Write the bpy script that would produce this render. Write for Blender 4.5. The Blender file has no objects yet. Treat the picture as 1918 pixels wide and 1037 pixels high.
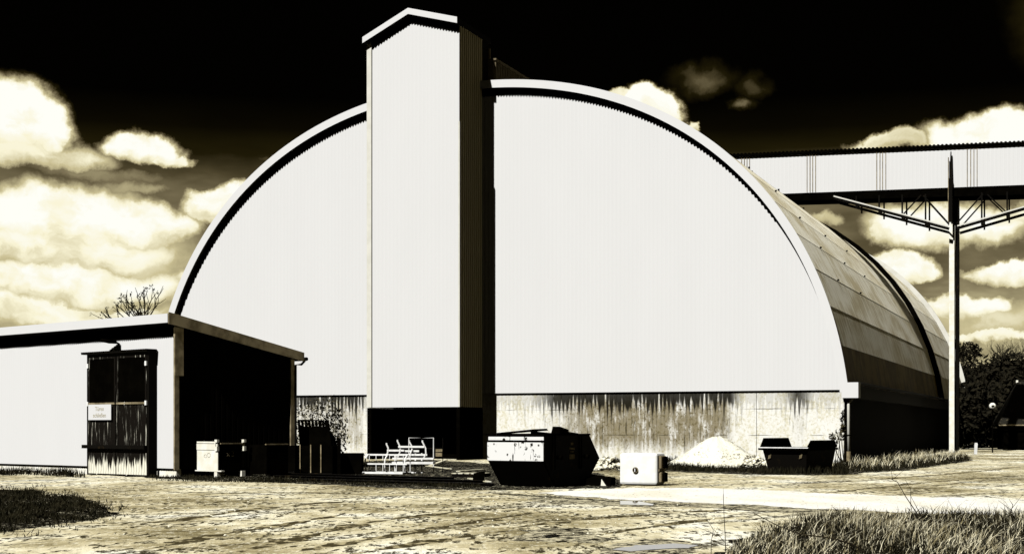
import bpy, math, random
import numpy as np
random.seed(7)
rnd = random.Random(11)
S = bpy.context.scene
COL = S.collection
# ------------------------------------------------------------------ camera
EYE, HOR, CX, F = 1.7, 802.0, 959.0, 2650.0
cam_d = bpy.data.cameras.new('camera')
cam = bpy.data.objects.new('camera', cam_d); COL.objects.link(cam)
cam.location = (0, 0, EYE); cam.rotation_euler = (math.radians(90), 0, 0)
cam_d.sensor_width = 36.0; cam_d.lens = F/1918*36
cam_d.shift_y = (HOR-518.5)/1918
cam_d.clip_end = 5000
S.camera = cam
# ------------------------------------------------------------------ sun
SUN_EL = math.radians(45)
hx, hy = -0.577, -0.818
sun_d = bpy.data.lights.new('sun', 'SUN'); sun_d.energy = 5.0; sun_d.angle = math.radians(0.5)
sun_d.color = (1.0, 0.985, 0.95)
sun = bpy.data.objects.new('sun', sun_d); COL.objects.link(sun)
import mathutils
Ld = mathutils.Vector((hx*math.cos(SUN_EL), hy*math.cos(SUN_EL), math.sin(SUN_EL))).normalized()
sun.rotation_euler = Ld.to_track_quat('Z', 'Y').to_euler()
sun.location = (-40, -40, 60)
# ------------------------------------------------------------------ render look
S.view_settings.view_transform = 'Standard'; S.view_settings.look = 'None'
S.view_settings.exposure = 0.5; S.view_settings.gamma = 1.0
S.render.engine = 'CYCLES'
S.cycles.max_bounces = 4; S.cycles.diffuse_bounces = 0; S.cycles.glossy_bounces = 2
# ------------------------------------------------------------------ world: dark filtered sky, cumulus low in front
W = bpy.data.worlds.new("World"); S.world = W; W.use_nodes = True
nt = W.node_tree; nt.nodes.clear()
def N(t, **k):
    n = nt.nodes.new(t)
    for a, v in k.items(): setattr(n, a, v)
    return n
def plug(sock, v):
    if isinstance(v, bpy.types.NodeSocket): nt.links.new(v, sock)
    else: sock.default_value = v
def M(op, a, b=0.0, c=0.0, clamp=False):
    n = N('ShaderNodeMath', operation=op, use_clamp=clamp)
    plug(n.inputs[0], a); plug(n.inputs[1], b)
    if len(n.inputs) > 2: plug(n.inputs[2], c)
    return n.outputs[0]
def VM(op, a, b=(0, 0, 0), s=None):
    n = N('ShaderNodeVectorMath', operation=op)
    plug(n.inputs[0], a); plug(n.inputs[1], b)
    if s is not None: plug(n.inputs['Scale'], s)
    return n.outputs['Value'] if op in ('LENGTH', 'DOT_PRODUCT') else n.outputs[0]
def MR(v, a, b, c, d, t='SMOOTHSTEP'):
    n = N('ShaderNodeMapRange', interpolation_type=t, clamp=True)
    plug(n.inputs[0], v)
    for i, x in enumerate((a, b, c, d)): n.inputs[i+1].default_value = x
    return n.outputs[0]
def azel(px, py):
    u, v = (px-CX)/F, (HOR-py)/F
    az = math.atan(u); return az, math.atan(v*math.cos(az))
tc = N('ShaderNodeTexCoord')
sep = N('ShaderNodeSeparateXYZ'); nt.links.new(tc.outputs['Generated'], sep.inputs[0])
AZ = M('ARCTAN2', sep.outputs[0], sep.outputs[1])
EL = M('ARCSINE', sep.outputs[2])
comb = N('ShaderNodeCombineXYZ'); nt.links.new(AZ, comb.inputs[0]); nt.links.new(EL, comb.inputs[1])
def noise(vec, scale, detail, rough=0.55):
    n = N('ShaderNodeTexNoise'); nt.links.new(vec, n.inputs['Vector'])
    n.inputs['Scale'].default_value = scale; n.inputs['Detail'].default_value = detail
    n.inputs['Roughness'].default_value = rough
    return n
nz = noise(comb.outputs[0], 70, 9, 0.66); nzb = noise(comb.outputs[0], 19, 3, 0.5)
dv = VM('ADD', VM('SCALE', VM('SUBTRACT', nz.outputs['Color'], (0.5, 0.5, 0.5)), s=0.017), VM('SCALE', VM('SUBTRACT', nzb.outputs['Color'], (0.5, 0.5, 0.5)), s=0.040))
dv = VM('MULTIPLY', dv, (1.0, 0.8, 0.0))
P = VM('ADD', comb.outputs[0], dv)
CLOUDS = [(150, 480, 420, 100, 130, .84, .9), (60, 590, 420, 60, 60, .93, .8), (100, 470, 340, 60, 60, .92, .6), (250, 345, 150, 22, 22, .62, .9), (1850, 600, 260, 60, 60, .80, .9), (1750, 380, 200, 30, 30, .5, .9),
  # px, py, rx, up, down, tone, softness
 (25, 240, 112, 92, 60, 1.0, .25), (70, 290, 150, 40, 26, .86, .5), (272, 277, 96, 42, 22, .97, .3), (335, 292, 55, 16, 12, .9, .4),
 (190, 322, 190, 24, 20, .52, .7), (120, 415, 260, 88, 65, 1.0, .5), (270, 420, 120, 60, 50, .96, .35), (440, 385, 105, 48, 45, .97, .3),
 (520, 300, 60, 14, 14, .3, .8), (120, 535, 380, 60, 60, .97, .65), (80, 580, 300, 20, 40, .93, .5), (400, 540, 120, 60, 60, .9, .6),
 (1213, 196, 66, 40, 70, 1.0, .25), (1165, 174, 60, 12, 20, .9, .4), (1283, 228, 16, 12, 20, .92, .3), (1258, 180, 20, 20, 35, .32, .8),
 (1330, 148, 62, 30, 24, .36, .9), (1425, 163, 34, 22, 18, .26, .9), (1400, 193, 30, 13, 11, .4, .9),
 (1860, 262, 150, 46, 70, 1.0, .3), (1655, 274, 80, 20, 26, .88, .4), (1775, 262, 60, 22, 30, .9, .4),
 (1790, 422, 185, 52, 46, 1.0, .5), (1900, 400, 130, 32, 42, .9, .6), (1690, 440, 70, 30, 25, .9, .5),
 (1685, 500, 92, 42, 30, 1.0, .28), (1905, 508, 105, 32, 30, 1.0, .35), (1800, 575, 105, 32, 26, .97, .4), (1720, 590, 60, 18, 16, .85, .6),
 (1850, 622, 150, 14, 16, .9, .6), (1540, 405, 55, 22, 22, .75, .6), (1600, 540, 60, 30, 30, .7, .7),
 (2400, 330, 330, 190, 60, 1.0, .4), (2300, 230, 220, 70, 60, 1.0, .4), (2900, 250, 380, 190, 100, 1.0, .4), (2420, -60, 400, 330, 260, 1.0, .4), (2250, 120, 200, 120, 120, 1.0, .5), (-330, 420, 260, 110, 70, .97, .4), (-420, 230, 160, 60, 40, .9, .4)]  # unseen right-hand clouds added here to brighten the hall roof
tone = None
for (px, py, rx, up, dn, tn, soft) in CLOUDS:
    c = azel(px, py)
    q = VM('SUBTRACT', P, (c[0], c[1], 0))
    s = N('ShaderNodeSeparateXYZ'); nt.links.new(q, s.inputs[0])
    yy = M('MAXIMUM', M('MULTIPLY', s.outputs[1], F/up), M('MULTIPLY', s.outputs[1], -F/dn))
    xx = M('MULTIPLY', s.outputs[0], F/rx)
    d = M('SQRT', M('ADD', M('MULTIPLY', xx, xx), M('MULTIPLY', yy, yy)))
    v = MR(d, 1.0-soft, 1.0+soft*0.45, tn, 0.0)
    v = M('MULTIPLY', v, MR(s.outputs[1], -dn*.95/F, up*.15/F, .74, 1.0))   # greyer underside
    tone = v if tone is None else M('MAXIMUM', tone, v)
# clear-sky tone by elevation, only in the cloudy half in front
cr = N('ShaderNodeValToRGB'); e = cr.color_ramp.elements
def ele(py): return max(0, min(1, azel(CX, py)[1]/0.35))
stops = [(0.0, .80), (ele(690), .78), (ele(610), .68), (ele(520), .48), (ele(440), .43), (ele(360), .41), (ele(310), .24), (ele(250), .04), (ele(190), 0.0)]
e[0].position = stops[0][0]; e[0].color = (stops[0][1],)*3+(1,)
e[1].position = stops[-1][0]; e[1].color = (stops[-1][1],)*3+(1,)
for p_, v_ in stops[1:-1]:
    x = e.new(p_); x.color = (v_,)*3+(1,)
nt.links.new(M('DIVIDE', EL, 0.35), cr.inputs[0])
n2 = noise(VM('MULTIPLY', comb.outputs[0], (1.0, 3.2, 1.0)), 9, 5)
base = M('MULTIPLY', cr.outputs[0], MR(n2.outputs[0], .3, .7, .72, 1.15))
front = MR(M('COSINE', AZ), 0.84, 0.935, 0.10, 1.0)
base = M('MULTIPLY', base, front)
n3 = noise(VM('MULTIPLY', P, (1.0, 1.6, 1.0)), 34, 6)
tone = M('MULTIPLY', tone, MR(n3.outputs[0], .30, .60, .89, 1.04))
tone = M('MAXIMUM', tone, base)
right = M('MULTIPLY', M('MAXIMUM', M('MULTIPLY', MR(sep.outputs[0], .55, .85, 0, 1.0), MR(EL, .45, .15, 0.0, .30)), M('MULTIPLY', M('MULTIPLY', MR(AZ, 1.75, 2.05, 0, 1), MR(AZ, 2.75, 2.5, 0, 1)), MR(EL, .55, .25, 0, .60))), MR(n2.outputs[0], .3, .7, .8, 1.1))   # low glow added in the unseen sky at right to light the tower side
tone = M('MAXIMUM', tone, right)
tone = M('MULTIPLY', tone, MR(EL, -0.01, 0.0, 0.0, 1.0))
cr2 = N('ShaderNodeValToRGB'); e = cr2.color_ramp.elements
TS = [(0, (0, 0, 0)), (.16, (.012, .009, .002)), (.3, (.07, .055, .025)), (.47, (.20, .165, .09)), (.75, (.60, .53, .30)), (.88, (.95, .90, .66)), (1.0, (1.0, 1.0, .93))]
e[0].position = 0; e[0].color = (0, 0, 0, 1); e[1].position = 1; e[1].color = TS[-1][1]+(1,)
for p_, c_ in TS[1:-1]:
    x = e.new(p_); x.color = c_+(1,)
nt.links.new(tone, cr2.inputs[0])
sky = N('ShaderNodeTexSky'); sky.sky_type = 'NISHITA'; sky.sun_disc = False
sky.sun_elevation = SUN_EL; sky.sun_rotation = math.atan2(hx, hy)
bw = N('ShaderNodeRGBToBW'); nt.links.new(sky.outputs[0], bw.inputs[0])
tint = VM('SCALE', (1.0, .8, .4), s=M('MULTIPLY', bw.outputs[0], 0.0012))
colr = VM('ADD', VM('SCALE', cr2.outputs[0], s=7.07), tint)
bg = N('ShaderNodeBackground'); bg.inputs['Strength'].default_value = 0.1
nt.links.new(colr, bg.inputs[0])
wo = N('ShaderNodeOutputWorld'); nt.links.new(bg.outputs[0], wo.inputs[0])

# ------------------------------------------------------------------ helpers
def G(px, py, z=0.0):
    D = F*(EYE-z)/(py-HOR); return ((px-CX)/F*D, D, z)
class Frame:
    def __init__(s, ox, oy, deg):
        s.ox, s.oy, s.a = ox, oy, math.radians(deg); s.c, s.s = math.cos(s.a), math.sin(s.a)
    def x(s, px, y):            # local x where the ray of column px meets the plane local y
        u = (px-CX)/F
        return (u*(s.oy+y*s.c)-s.ox-y*s.s)/(s.c+u*s.s)
    def y(s, px, x):            # local y where the ray of column px meets the plane local x
        u = (px-CX)/F
        return (u*(s.oy-x*s.s)-s.ox-x*s.c)/(s.s-u*s.c)
    def z(s, py, x, y): return EYE+(HOR-py)/F*(s.oy-x*s.s+y*s.c)
    def w(s, x, y, z=0): return (s.ox+x*s.c+y*s.s, s.oy-x*s.s+y*s.c, z)
class MB:
    def __init__(s): s.v = []; s.f = []; s.smooth = False
    def add(s, vs, fs):
        o = len(s.v); s.v += [tuple(p) for p in vs]; s.f += [tuple(i+o for i in f) for f in fs]; return s
    def hexa(s, p):
        return s.add(p, [(0, 3, 2, 1), (4, 5, 6, 7), (0, 1, 5, 4), (1, 2, 6, 5), (2, 3, 7, 6), (3, 0, 4, 7)])
    def box(s, x0, x1, y0, y1, z0, z1):
        return s.hexa([(x0, y0, z0), (x1, y0, z0), (x1, y1, z0), (x0, y1, z0), (x0, y0, z1), (x1, y0, z1), (x1, y1, z1), (x0, y1, z1)])
    def prism(s, poly, fa, fb):  # poly points mapped by fa, fb to two ends
        n = len(poly); A = [fa(p) for p in poly]; B = [fb(p) for p in poly]
        return s.add(A+B, [tuple(range(n-1, -1, -1)), tuple(range(n, 2*n))]+[(i, (i+1) % n, n+(i+1) % n, n+i) for i in range(n)])
    def tube(s, path, r, n=6, r2=None, cap=True):
        path = [mathutils.Vector(p) for p in path]; m = len(path); rings = []
        up = None
        for i, p in enumerate(path):
            d = (path[min(i+1, m-1)]-path[max(i-1, 0)]).normalized()
            if up is None: up = mathutils.Vector((0, 0, 1)) if abs(d.z) < .9 else mathutils.Vector((1, 0, 0))
            a = d.cross(up)
            if a.length < 1e-5: a = d.cross(mathutils.Vector((.3, 1, .2)))
            a.normalize(); b = a.cross(d).normalized(); up = b
            rr = r if r2 is None else r+(r2-r)*i/(m-1)
            rings.append([p+(a*math.cos(2*math.pi*k/n)+b*math.sin(2*math.pi*k/n))*rr for k in range(n)])
        vs = [q for R in rings for q in R]
        fs = [(i*n+k, i*n+(k+1) % n, (i+1)*n+(k+1) % n, (i+1)*n+k) for i in range(m-1) for k in range(n)]
        if cap: fs += [tuple(range(n-1, -1, -1)), tuple((m-1)*n+k for k in range(n))]
        return s.add(vs, fs)
    def bar(s, a, b, w, h=None):
        a, b = mathutils.Vector(a), mathutils.Vector(b); h = h or w
        d = (b-a).normalized(); up = mathutils.Vector((0, 0, 1)) if abs(d.z) < .95 else mathutils.Vector((0, 1, 0))
        x = d.cross(up).normalized()*w/2; y = x.cross(d).normalized()*h/2
        return s.hexa([a-x-y, a+x-y, a+x+y, a-x+y, b-x-y, b+x-y, b+x+y, b-x+y])
    def build(s, name, mat, parent=None, bevel=0, smooth=False):
        me = bpy.data.meshes.new(name); me.from_pydata(s.v, [], s.f); me.update()
        me.materials.append(mat)
        o = bpy.data.objects.new(name, me); COL.objects.link(o)
        if parent: o.parent = parent
        if smooth or s.smooth:
            for p in me.polygons: p.use_smooth = True
        import bmesh
        bm = bmesh.new(); bm.from_mesh(me)
        if not s.f or len(s.f) < 20000: bmesh.ops.recalc_face_normals(bm, faces=bm.faces)
        bm.to_mesh(me); bm.free()
        if bevel:
            m = o.modifiers.new('bevel', 'BEVEL'); m.width = bevel; m.segments = 2; m.limit_method = 'ANGLE'
        return o
def thing(name, label, cat, loc=(0, 0, 0), deg=0, group=None):
    o = bpy.data.objects.new(name, None); COL.objects.link(o); o.empty_display_size = .3
    o.location = loc; o.rotation_euler = (0, 0, -math.radians(deg)); return tag(o, label, cat, group)
def tag(o, label=None, cat=None, group=None, kind=None):
    if label: o['label'] = label
    if cat: o['category'] = cat
    if group: o['group'] = group
    if kind: o['kind'] = kind
    return o
def copy_tree(o, parent=None):
    c = o.copy(); COL.objects.link(c)
    if parent: c.parent = parent
    for ch in list(o.children): copy_tree(ch, c)
    return c
# ------------------------------------------------------------------ materials
class MatB:
    def __init__(s, name, rough=.8, metal=0.0, spec=0.15):
        s.m = bpy.data.materials.new(name); s.m.use_nodes = True; s.t = s.m.node_tree
        s.p = s.t.nodes['Principled BSDF']; s.p.inputs['Roughness'].default_value = rough
        s.p.inputs['Metallic'].default_value = metal; s.p.inputs['Specular IOR Level'].default_value = spec
        s.co = None
    def n(s, t, **k):
        n = s.t.nodes.new(t)
        for a, v in k.items(): setattr(n, a, v)
        return n
    def pl(s, sock, v):
        if isinstance(v, bpy.types.NodeSocket): s.t.links.new(v, sock)
        else: sock.default_value = v
    def obj(s):
        if s.co is None: s.co = s.n('ShaderNodeTexCoord').outputs['Object']
        return s.co
    def map(s, scale, rot=(0, 0, 0), loc=(0, 0, 0)):
        m = s.n('ShaderNodeMapping'); s.t.links.new(s.obj(), m.inputs[0])
        m.inputs['Scale'].default_value = scale; m.inputs['Rotation'].default_value = rot; m.inputs['Location'].default_value = loc
        return m.outputs[0]
    def noise(s, vec, scale, detail=4, rough=.55, dist=0.0):
        n = s.n('ShaderNodeTexNoise'); s.t.links.new(vec, n.inputs['Vector'])
        n.inputs['Scale'].default_value = scale; n.inputs['Detail'].default_value = detail
        n.inputs['Roughness'].default_value = rough; n.inputs['Distortion'].default_value = dist
        return n.outputs[0]
    def vor(s, vec, scale, feat='F1'):
        n = s.n('ShaderNodeTexVoronoi', feature=feat); s.t.links.new(vec, n.inputs['Vector']); n.inputs['Scale'].default_value = scale
        return n.outputs['Distance']
    def math(s, op, a, b=0.0, clamp=False):
        n = s.n('ShaderNodeMath', operation=op, use_clamp=clamp); s.pl(n.inputs[0], a); s.pl(n.inputs[1], b); return n.outputs[0]
    def rng(s, v, a, b, c=0.0, d=1.0):
        n = s.n('ShaderNodeMapRange', interpolation_type='SMOOTHSTEP', clamp=True); s.pl(n.inputs[0], v)
        for i, x in enumerate((a, b, c, d)): n.inputs[i+1].default_value = x
        return n.outputs[0]
    def mix(s, f, a, b):
        n = s.n('ShaderNodeMix', data_type='RGBA'); s.pl(n.inputs[0], f)
        for sock, v in ((n.inputs[6], a), (n.inputs[7], b)):
            if isinstance(v, tuple): sock.default_value = v+(1,) if len(v) == 3 else v
            else: s.t.links.new(v, sock)
        return n.outputs[2]
    def ramp(s, v, stops):
        r = s.n('ShaderNodeValToRGB'); e = r.color_ramp.elements; s.pl(r.inputs[0], v)
        e[0].position = stops[0][0]; e[0].color = stops[0][1]+(1,); e[1].position = stops[-1][0]; e[1].color = stops[-1][1]+(1,)
        for p_, c_ in stops[1:-1]: x = e.new(p_); x.color = c_+(1,)
        return r.outputs[0]
    def xyz(s):
        n = s.n('ShaderNodeSeparateXYZ'); s.t.links.new(s.obj(), n.inputs[0]); return n.outputs
    def color(s, c):
        if isinstance(c, tuple): s.p.inputs['Base Color'].default_value = c+(1,)
        else: s.t.links.new(c, s.p.inputs['Base Color'])
        return s
    def bump(s, h, strength=.5, dist=.05):
        b = s.n('ShaderNodeBump'); b.inputs['Strength'].default_value = strength; b.inputs['Distance'].default_value = dist
        s.t.links.new(h, b.inputs['Height']); s.t.links.new(b.outputs[0], s.p.inputs['Normal']); return s
def speck(name, c1, c2, scale=3.0, lo=.4, hi=.65, rough=.8, metal=0.0, spec=.15, stretch=(1, 1, 1), bump=0):
    b = MatB(name, rough, metal, spec); v = b.noise(b.map(stretch), scale, 6, .62)
    b.color(b.mix(b.rng(v, lo, hi), c1, c2))
    if bump: b.bump(v, bump, .03)
    return b.m
WHT = speck('white_cladding', (.545, .545, .54), (.555, .555, .55), .6, .3, .7, .6, spec=.1, stretch=(1, 1, .2))
TRIM = speck('trim_white', (.50, .49, .43), (.56, .55, .49), 1.5, .35, .65, .6, spec=.1)
BLACK = speck('black_paint_and_shade', (.0010, .0008, .0005), (.0018, .0015, .0009), 2.0, spec=.0)
BLACKR = speck('rusty_black_steel', (.0025, .002, .0013), (.022, .014, .005), 2.2, .58, .75, spec=.04)
DARK = speck('dark_shade_cladding', (.0015, .0012, .0008), (.0025, .002, .0012), .8, spec=.01, stretch=(1, 1, .3))  # near-black in place of shade on the shed and hall side walls
SHEETD = speck('dark_ribbed_sheet', (.80, .71, .50), (.92, .83, .60), .8, spec=.1, stretch=(1, 1, .15))
TIN = speck('weathered_tin', (.16, .13, .075), (.40, .34, .22), 1.6, .35, .65, .45, .35, .3)
STEELW = speck('galvanised_bar', (.62, .62, .60), (.75, .75, .72), 4, rough=.5)
CREAM = speck('cream_paint', (.62, .60, .50), (.72, .71, .64), 2.5, rough=.6)
TAN = speck('tan_post', (.14, .11, .06), (.28, .23, .135), 3)
# concrete wall, stained
b = MatB('stained_concrete', .9, spec=.05); X, Y, Z = b.xyz()
wob = b.noise(b.map((.9, .9, .12)), 3.0, 4)
per = b.math('SINE', b.math('ADD', b.math('MULTIPLY', X, 2*math.pi/.23), b.math('MULTIPLY', wob, 3.0)))
fine = b.noise(b.map((6.0, 6.0, .35)), 1.0, 5, .6)
def band(a, c_, f1, f2): return b.math('MULTIPLY', b.rng(X, a, a+f1), b.rng(X, c_, c_-f2))
hxp = lambda p: Frame(17.0-21.15*math.cos(math.radians(22.5)), 71.5+21.15*math.sin(math.radians(22.5)), 22.5).x(p, .12)
rega = b.math('ADD', b.math('MAXIMUM', band(hxp(950), hxp(1412), 6.0, 2.0), b.math('MULTIPLY', band(hxp(1440), hxp(1545), 2.0, 1.6), .75)), b.math('MULTIPLY', band(hxp(540), hxp(690), 1.0, .5), .6))
reg = b.math('ADD', b.math('MULTIPLY', rega, .55), b.math('MULTIPLY', b.noise(b.map((.35, .35, .15)), 1.0, 3), .38))
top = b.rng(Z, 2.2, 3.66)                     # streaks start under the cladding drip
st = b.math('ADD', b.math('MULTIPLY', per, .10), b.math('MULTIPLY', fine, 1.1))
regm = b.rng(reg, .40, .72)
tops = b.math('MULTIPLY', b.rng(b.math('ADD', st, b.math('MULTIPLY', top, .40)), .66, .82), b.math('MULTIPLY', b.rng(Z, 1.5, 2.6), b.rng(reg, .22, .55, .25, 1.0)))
blot = b.noise(b.map((.8, .8, .45)), 2.6, 9, .74)
mid = b.math('MULTIPLY', b.math('MULTIPLY', b.rng(b.math('ADD', Z, b.math('MULTIPLY', fine, 1.6)), 1.0, 2.1), b.rng(Z, 3.6, 2.9)), regm)
midm = b.math('MULTIPLY', b.rng(b.math('ADD', b.math('MULTIPLY', blot, .7), b.math('MULTIPLY', fine, .45)), .40, .58), mid)
stk = b.noise(b.map((8.5, 8.5, .42)), 1.0, 7, .72)
stk = b.math('MULTIPLY', b.math('MULTIPLY', b.rng(stk, .535, .60), b.rng(blot, .40, .56, .15, 1.0)), b.math('MAXIMUM', mid, b.math('MULTIPLY', b.rng(reg, .2, .5), b.rng(Z, 1.2, 2.4))))
grain = b.noise(b.map((1, 1, 1)), 7, 8, .75)
c = b.mix(b.rng(b.math('ADD', b.math('MULTIPLY', blot, .5), b.math('MULTIPLY', grain, .5)), .46, .60), (.66, .655, .61), (.54, .51, .38))
c = b.mix(b.math('MULTIPLY', midm, .9), c, (.17, .14, .075))
c = b.mix(b.math('MULTIPLY', stk, .92), c, (.018, .015, .007))
c = b.mix(b.math('MULTIPLY', b.rng(grain, .54, .60), b.math('ADD', b.math('MULTIPLY', mid, .8), .12)), c, (.10, .08, .035))
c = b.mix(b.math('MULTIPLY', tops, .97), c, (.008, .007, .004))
lines = b.math('LESS_THAN', b.math('ABSOLUTE', b.math('SUBTRACT', Z, b.math('ADD', 2.70, b.math('MULTIPLY', wob, .04)))), .018)
lines2 = b.math('LESS_THAN', b.math('ABSOLUTE', b.math('SUBTRACT', Z, b.math('ADD', 1.33, b.math('MULTIPLY', wob, .05)))), .016)
lm = b.math('MULTIPLY', b.math('MAXIMUM', lines, lines2), b.rng(b.noise(b.map((.5, .5, 1.5)), 1.0, 3), .45, .6))
c = b.mix(b.math('MULTIPLY', lm, .9), c, (.03, .025, .012))
b.color(c).bump(grain, .25, .02); CONC = b.m
# roof sheets
b = MatB('roof_sheet', .7, .0, .06)
v = b.noise(b.map((.25, 1.6, .25)), 2.0, 7, .75); v2 = b.noise(b.map((1, .35, 1)), .5, 3)
b.color(b.mix(b.rng(b.math('ADD', b.math('MULTIPLY', v, .6), b.math('MULTIPLY', v2, .4)), .40, .56), (.60, .52, .32), (.97, .93, .76))); ROOF = b.m
# planks of the door
b = MatB('weathered_planks', .85, spec=.05); X, Y, Z = b.xyz()
v = b.noise(b.map((14, 14, .9)), 1.0, 6, .65)
w = b.math('ADD', v, b.math('MULTIPLY', b.rng(b.math('ADD', Z, b.math('MULTIPLY', b.noise(b.map((9, 9, .5)), 1.0, 3), 1.0)), 1.20, .55), .5))
seam = b.math('LESS_THAN', b.math('ABSOLUTE', b.math('SUBTRACT', b.math('FRACT', b.math('MULTIPLY', X, 6.5)), .5)), .05)
c = b.mix(b.rng(w, .56, .76), (.004, .003, .002), (.68, .66, .54))
c = b.mix(seam, c, (.004, .003, .002)); b.color(c); PLANK = b.m
# spotted skip panel
b = MatB('chipped_white_paint', .6, spec=.1)
d = b.vor(b.map((1, 1, 1)), 5.5); nn = b.noise(b.map((1, 1, 1)), 6.0, 5, .6); n4 = b.noise(b.map((16, 16, 1.5)), 1.0, 3)
f = b.math('MAXIMUM', b.math('MULTIPLY', b.rng(d, .36, .26), b.rng(nn, .46, .52)), b.rng(n4, .64, .68))
b.color(b.mix(f, (.62, .62, .60), (.01, .008, .004))); CHIP = b.m
# soil
b = MatB('dirt', .95, spec=.02)
def tmap(b, ang, sx, sy):
    m = b.n('ShaderNodeMapping', vector_type='TEXTURE'); b.t.links.new(b.obj(), m.inputs[0])
    m.inputs['Rotation'].default_value = (0, 0, math.radians(ang)); m.inputs['Scale'].default_value = (sx, sy, 1); return m.outputs[0]
big = b.noise(b.map((1, .6, 1), (0, 0, 0), (3, 1, 0)), .22, 3)
rut = b.noise(tmap(b, -40, 1.0, 9.0), .9, 3, .55, 1.2)          # tyre ruts along the drive
rut2 = b.noise(tmap(b, -62, 1.0, 14.0), 1.2, 2, .5, .5)
patch = b.noise(b.map((1, 1, 1)), .7, 5, .6)
fl = b.noise(b.map((1, .32, 1)), 4.5, 6, .66)
fl2 = b.noise(b.map((1, .32, 1)), 9.0, 5, .7)
t = b.math('ADD', b.math('ADD', b.math('MULTIPLY', big, .75), b.math('MULTIPLY', rut, .18)), b.math('MULTIPLY', patch, .47))
c = b.ramp(t, [(.52, (.12, .098, .046)), (.60, (.27, .23, .125)), (.67, (.46, .405, .25)), (.74, (.66, .61, .43)), (.83, (.80, .78, .66))])
c = b.mix(b.math('MULTIPLY', b.rng(fl2, .46, .38), .55), c, (.76, .72, .56))
dk = b.math('MAXIMUM', b.math('MULTIPLY', b.rng(rut, .585, .615), .9), b.math('MULTIPLY', b.rng(rut2, .655, .67), .7))
c = b.mix(b.math('MULTIPLY', dk, b.rng(fl2, .38, .54)), c, (.055, .044, .02))
c = b.mix(b.math('MULTIPLY', b.math('MULTIPLY', b.rng(b.math('ADD', fl, b.math('MULTIPLY', patch, .6)), .85, .875), b.rng(fl2, .45, .52)), .97), c, (.03, .024, .010))
b.color(c)
b.bump(b.math('ADD', b.math('MULTIPLY', fl, 1.0), b.math('MULTIPLY', rut, .8)), .9, .10); DIRT = b.m
b = MatB('wet_dark_soil', .95, spec=.02)
v = b.noise(b.map((1, 1, 1)), 5.0, 8, .8)
b.color(b.mix(b.rng(v, .55, .60), (.006, .005, .003), (.62, .57, .40))).bump(v, .8, .08); SOIL = b.m
b = MatB('flecked_mud', .9, spec=.03); v = b.noise(b.map((1, .7, 1)), 6.0, 8, .8); v2 = b.noise(b.map((1, 1, 1)), 1.5, 4)
b.color(b.mix(b.rng(b.math('ADD', v, b.math('MULTIPLY', v2, .3)), .60, .70), (.010, .008, .004), (.55, .50, .34))).bump(v, .8, .06); MUD = b.m
b = MatB('pale_concrete', .9, spec=.05)
v = b.noise(b.map((1, .6, 1)), 7.0, 7, .75); v2 = b.noise(b.map((.6, .25, 1), (0, 0, .7)), 1.0, 4)
c = b.mix(b.rng(v2, .42, .66), (.72, .71, .66), (.66, .63, .52)); c = b.mix(b.rng(v, .585, .63), c, (.16, .125, .06))
b.color(c).bump(v, .3, .02); APRON = b.m
b = MatB('puddle_water', .03, spec=.5); b.color((.02, .018, .012)); WATER = b.m
b = MatB('gravel', .95, spec=.02)
v = b.noise(b.map((1, 1, 1)), 8.0, 6, .75); v2 = b.noise(b.map((1, 1, 1)), 1.1, 4)
b.color(b.mix(b.rng(b.math('ADD', v, b.math('MULTIPLY', v2, .5)), .80, .92), (.70, .68, .56), (.06, .048, .025))).bump(v, .8, .08); GRAVEL = b.m
STONE = speck('rubble_stone', (.10, .085, .05), (.70, .67, .52), 2.5, .4, .5)
def grassmat(name, a, c2):
    b = MatB(name, .9, spec=.02); v = b.noise(b.map((1, 1, 1)), 3.0, 3); b.color(b.mix(b.rng(v, .35, .65), a, c2)); return b.m
STRAW = grassmat('straw', (.20, .165, .08), (.74, .69, .50))
DGRASS = grassmat('dark_grass', (.006, .006, .003), (.022, .019, .010))
BARK = grassmat('bark', (.012, .010, .006), (.03, .024, .013))
LEAFD = grassmat('dark_leaves', (.005, .0045, .003), (.014, .012, .007))
LEAFM = grassmat('ivy_leaves', (.008, .007, .004), (.05, .042, .02))
TANKM = speck('white_plastic', (.66, .66, .62), (.74, .74, .72), 3, rough=.5)
TILE = speck('roof_tiles', (.008, .007, .004), (.20, .16, .09), 9, .60, .68)
WOODL = speck('pale_boards', (.40, .36, .22), (.72, .70, .58), 4, stretch=(1, 5, 1))
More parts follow.
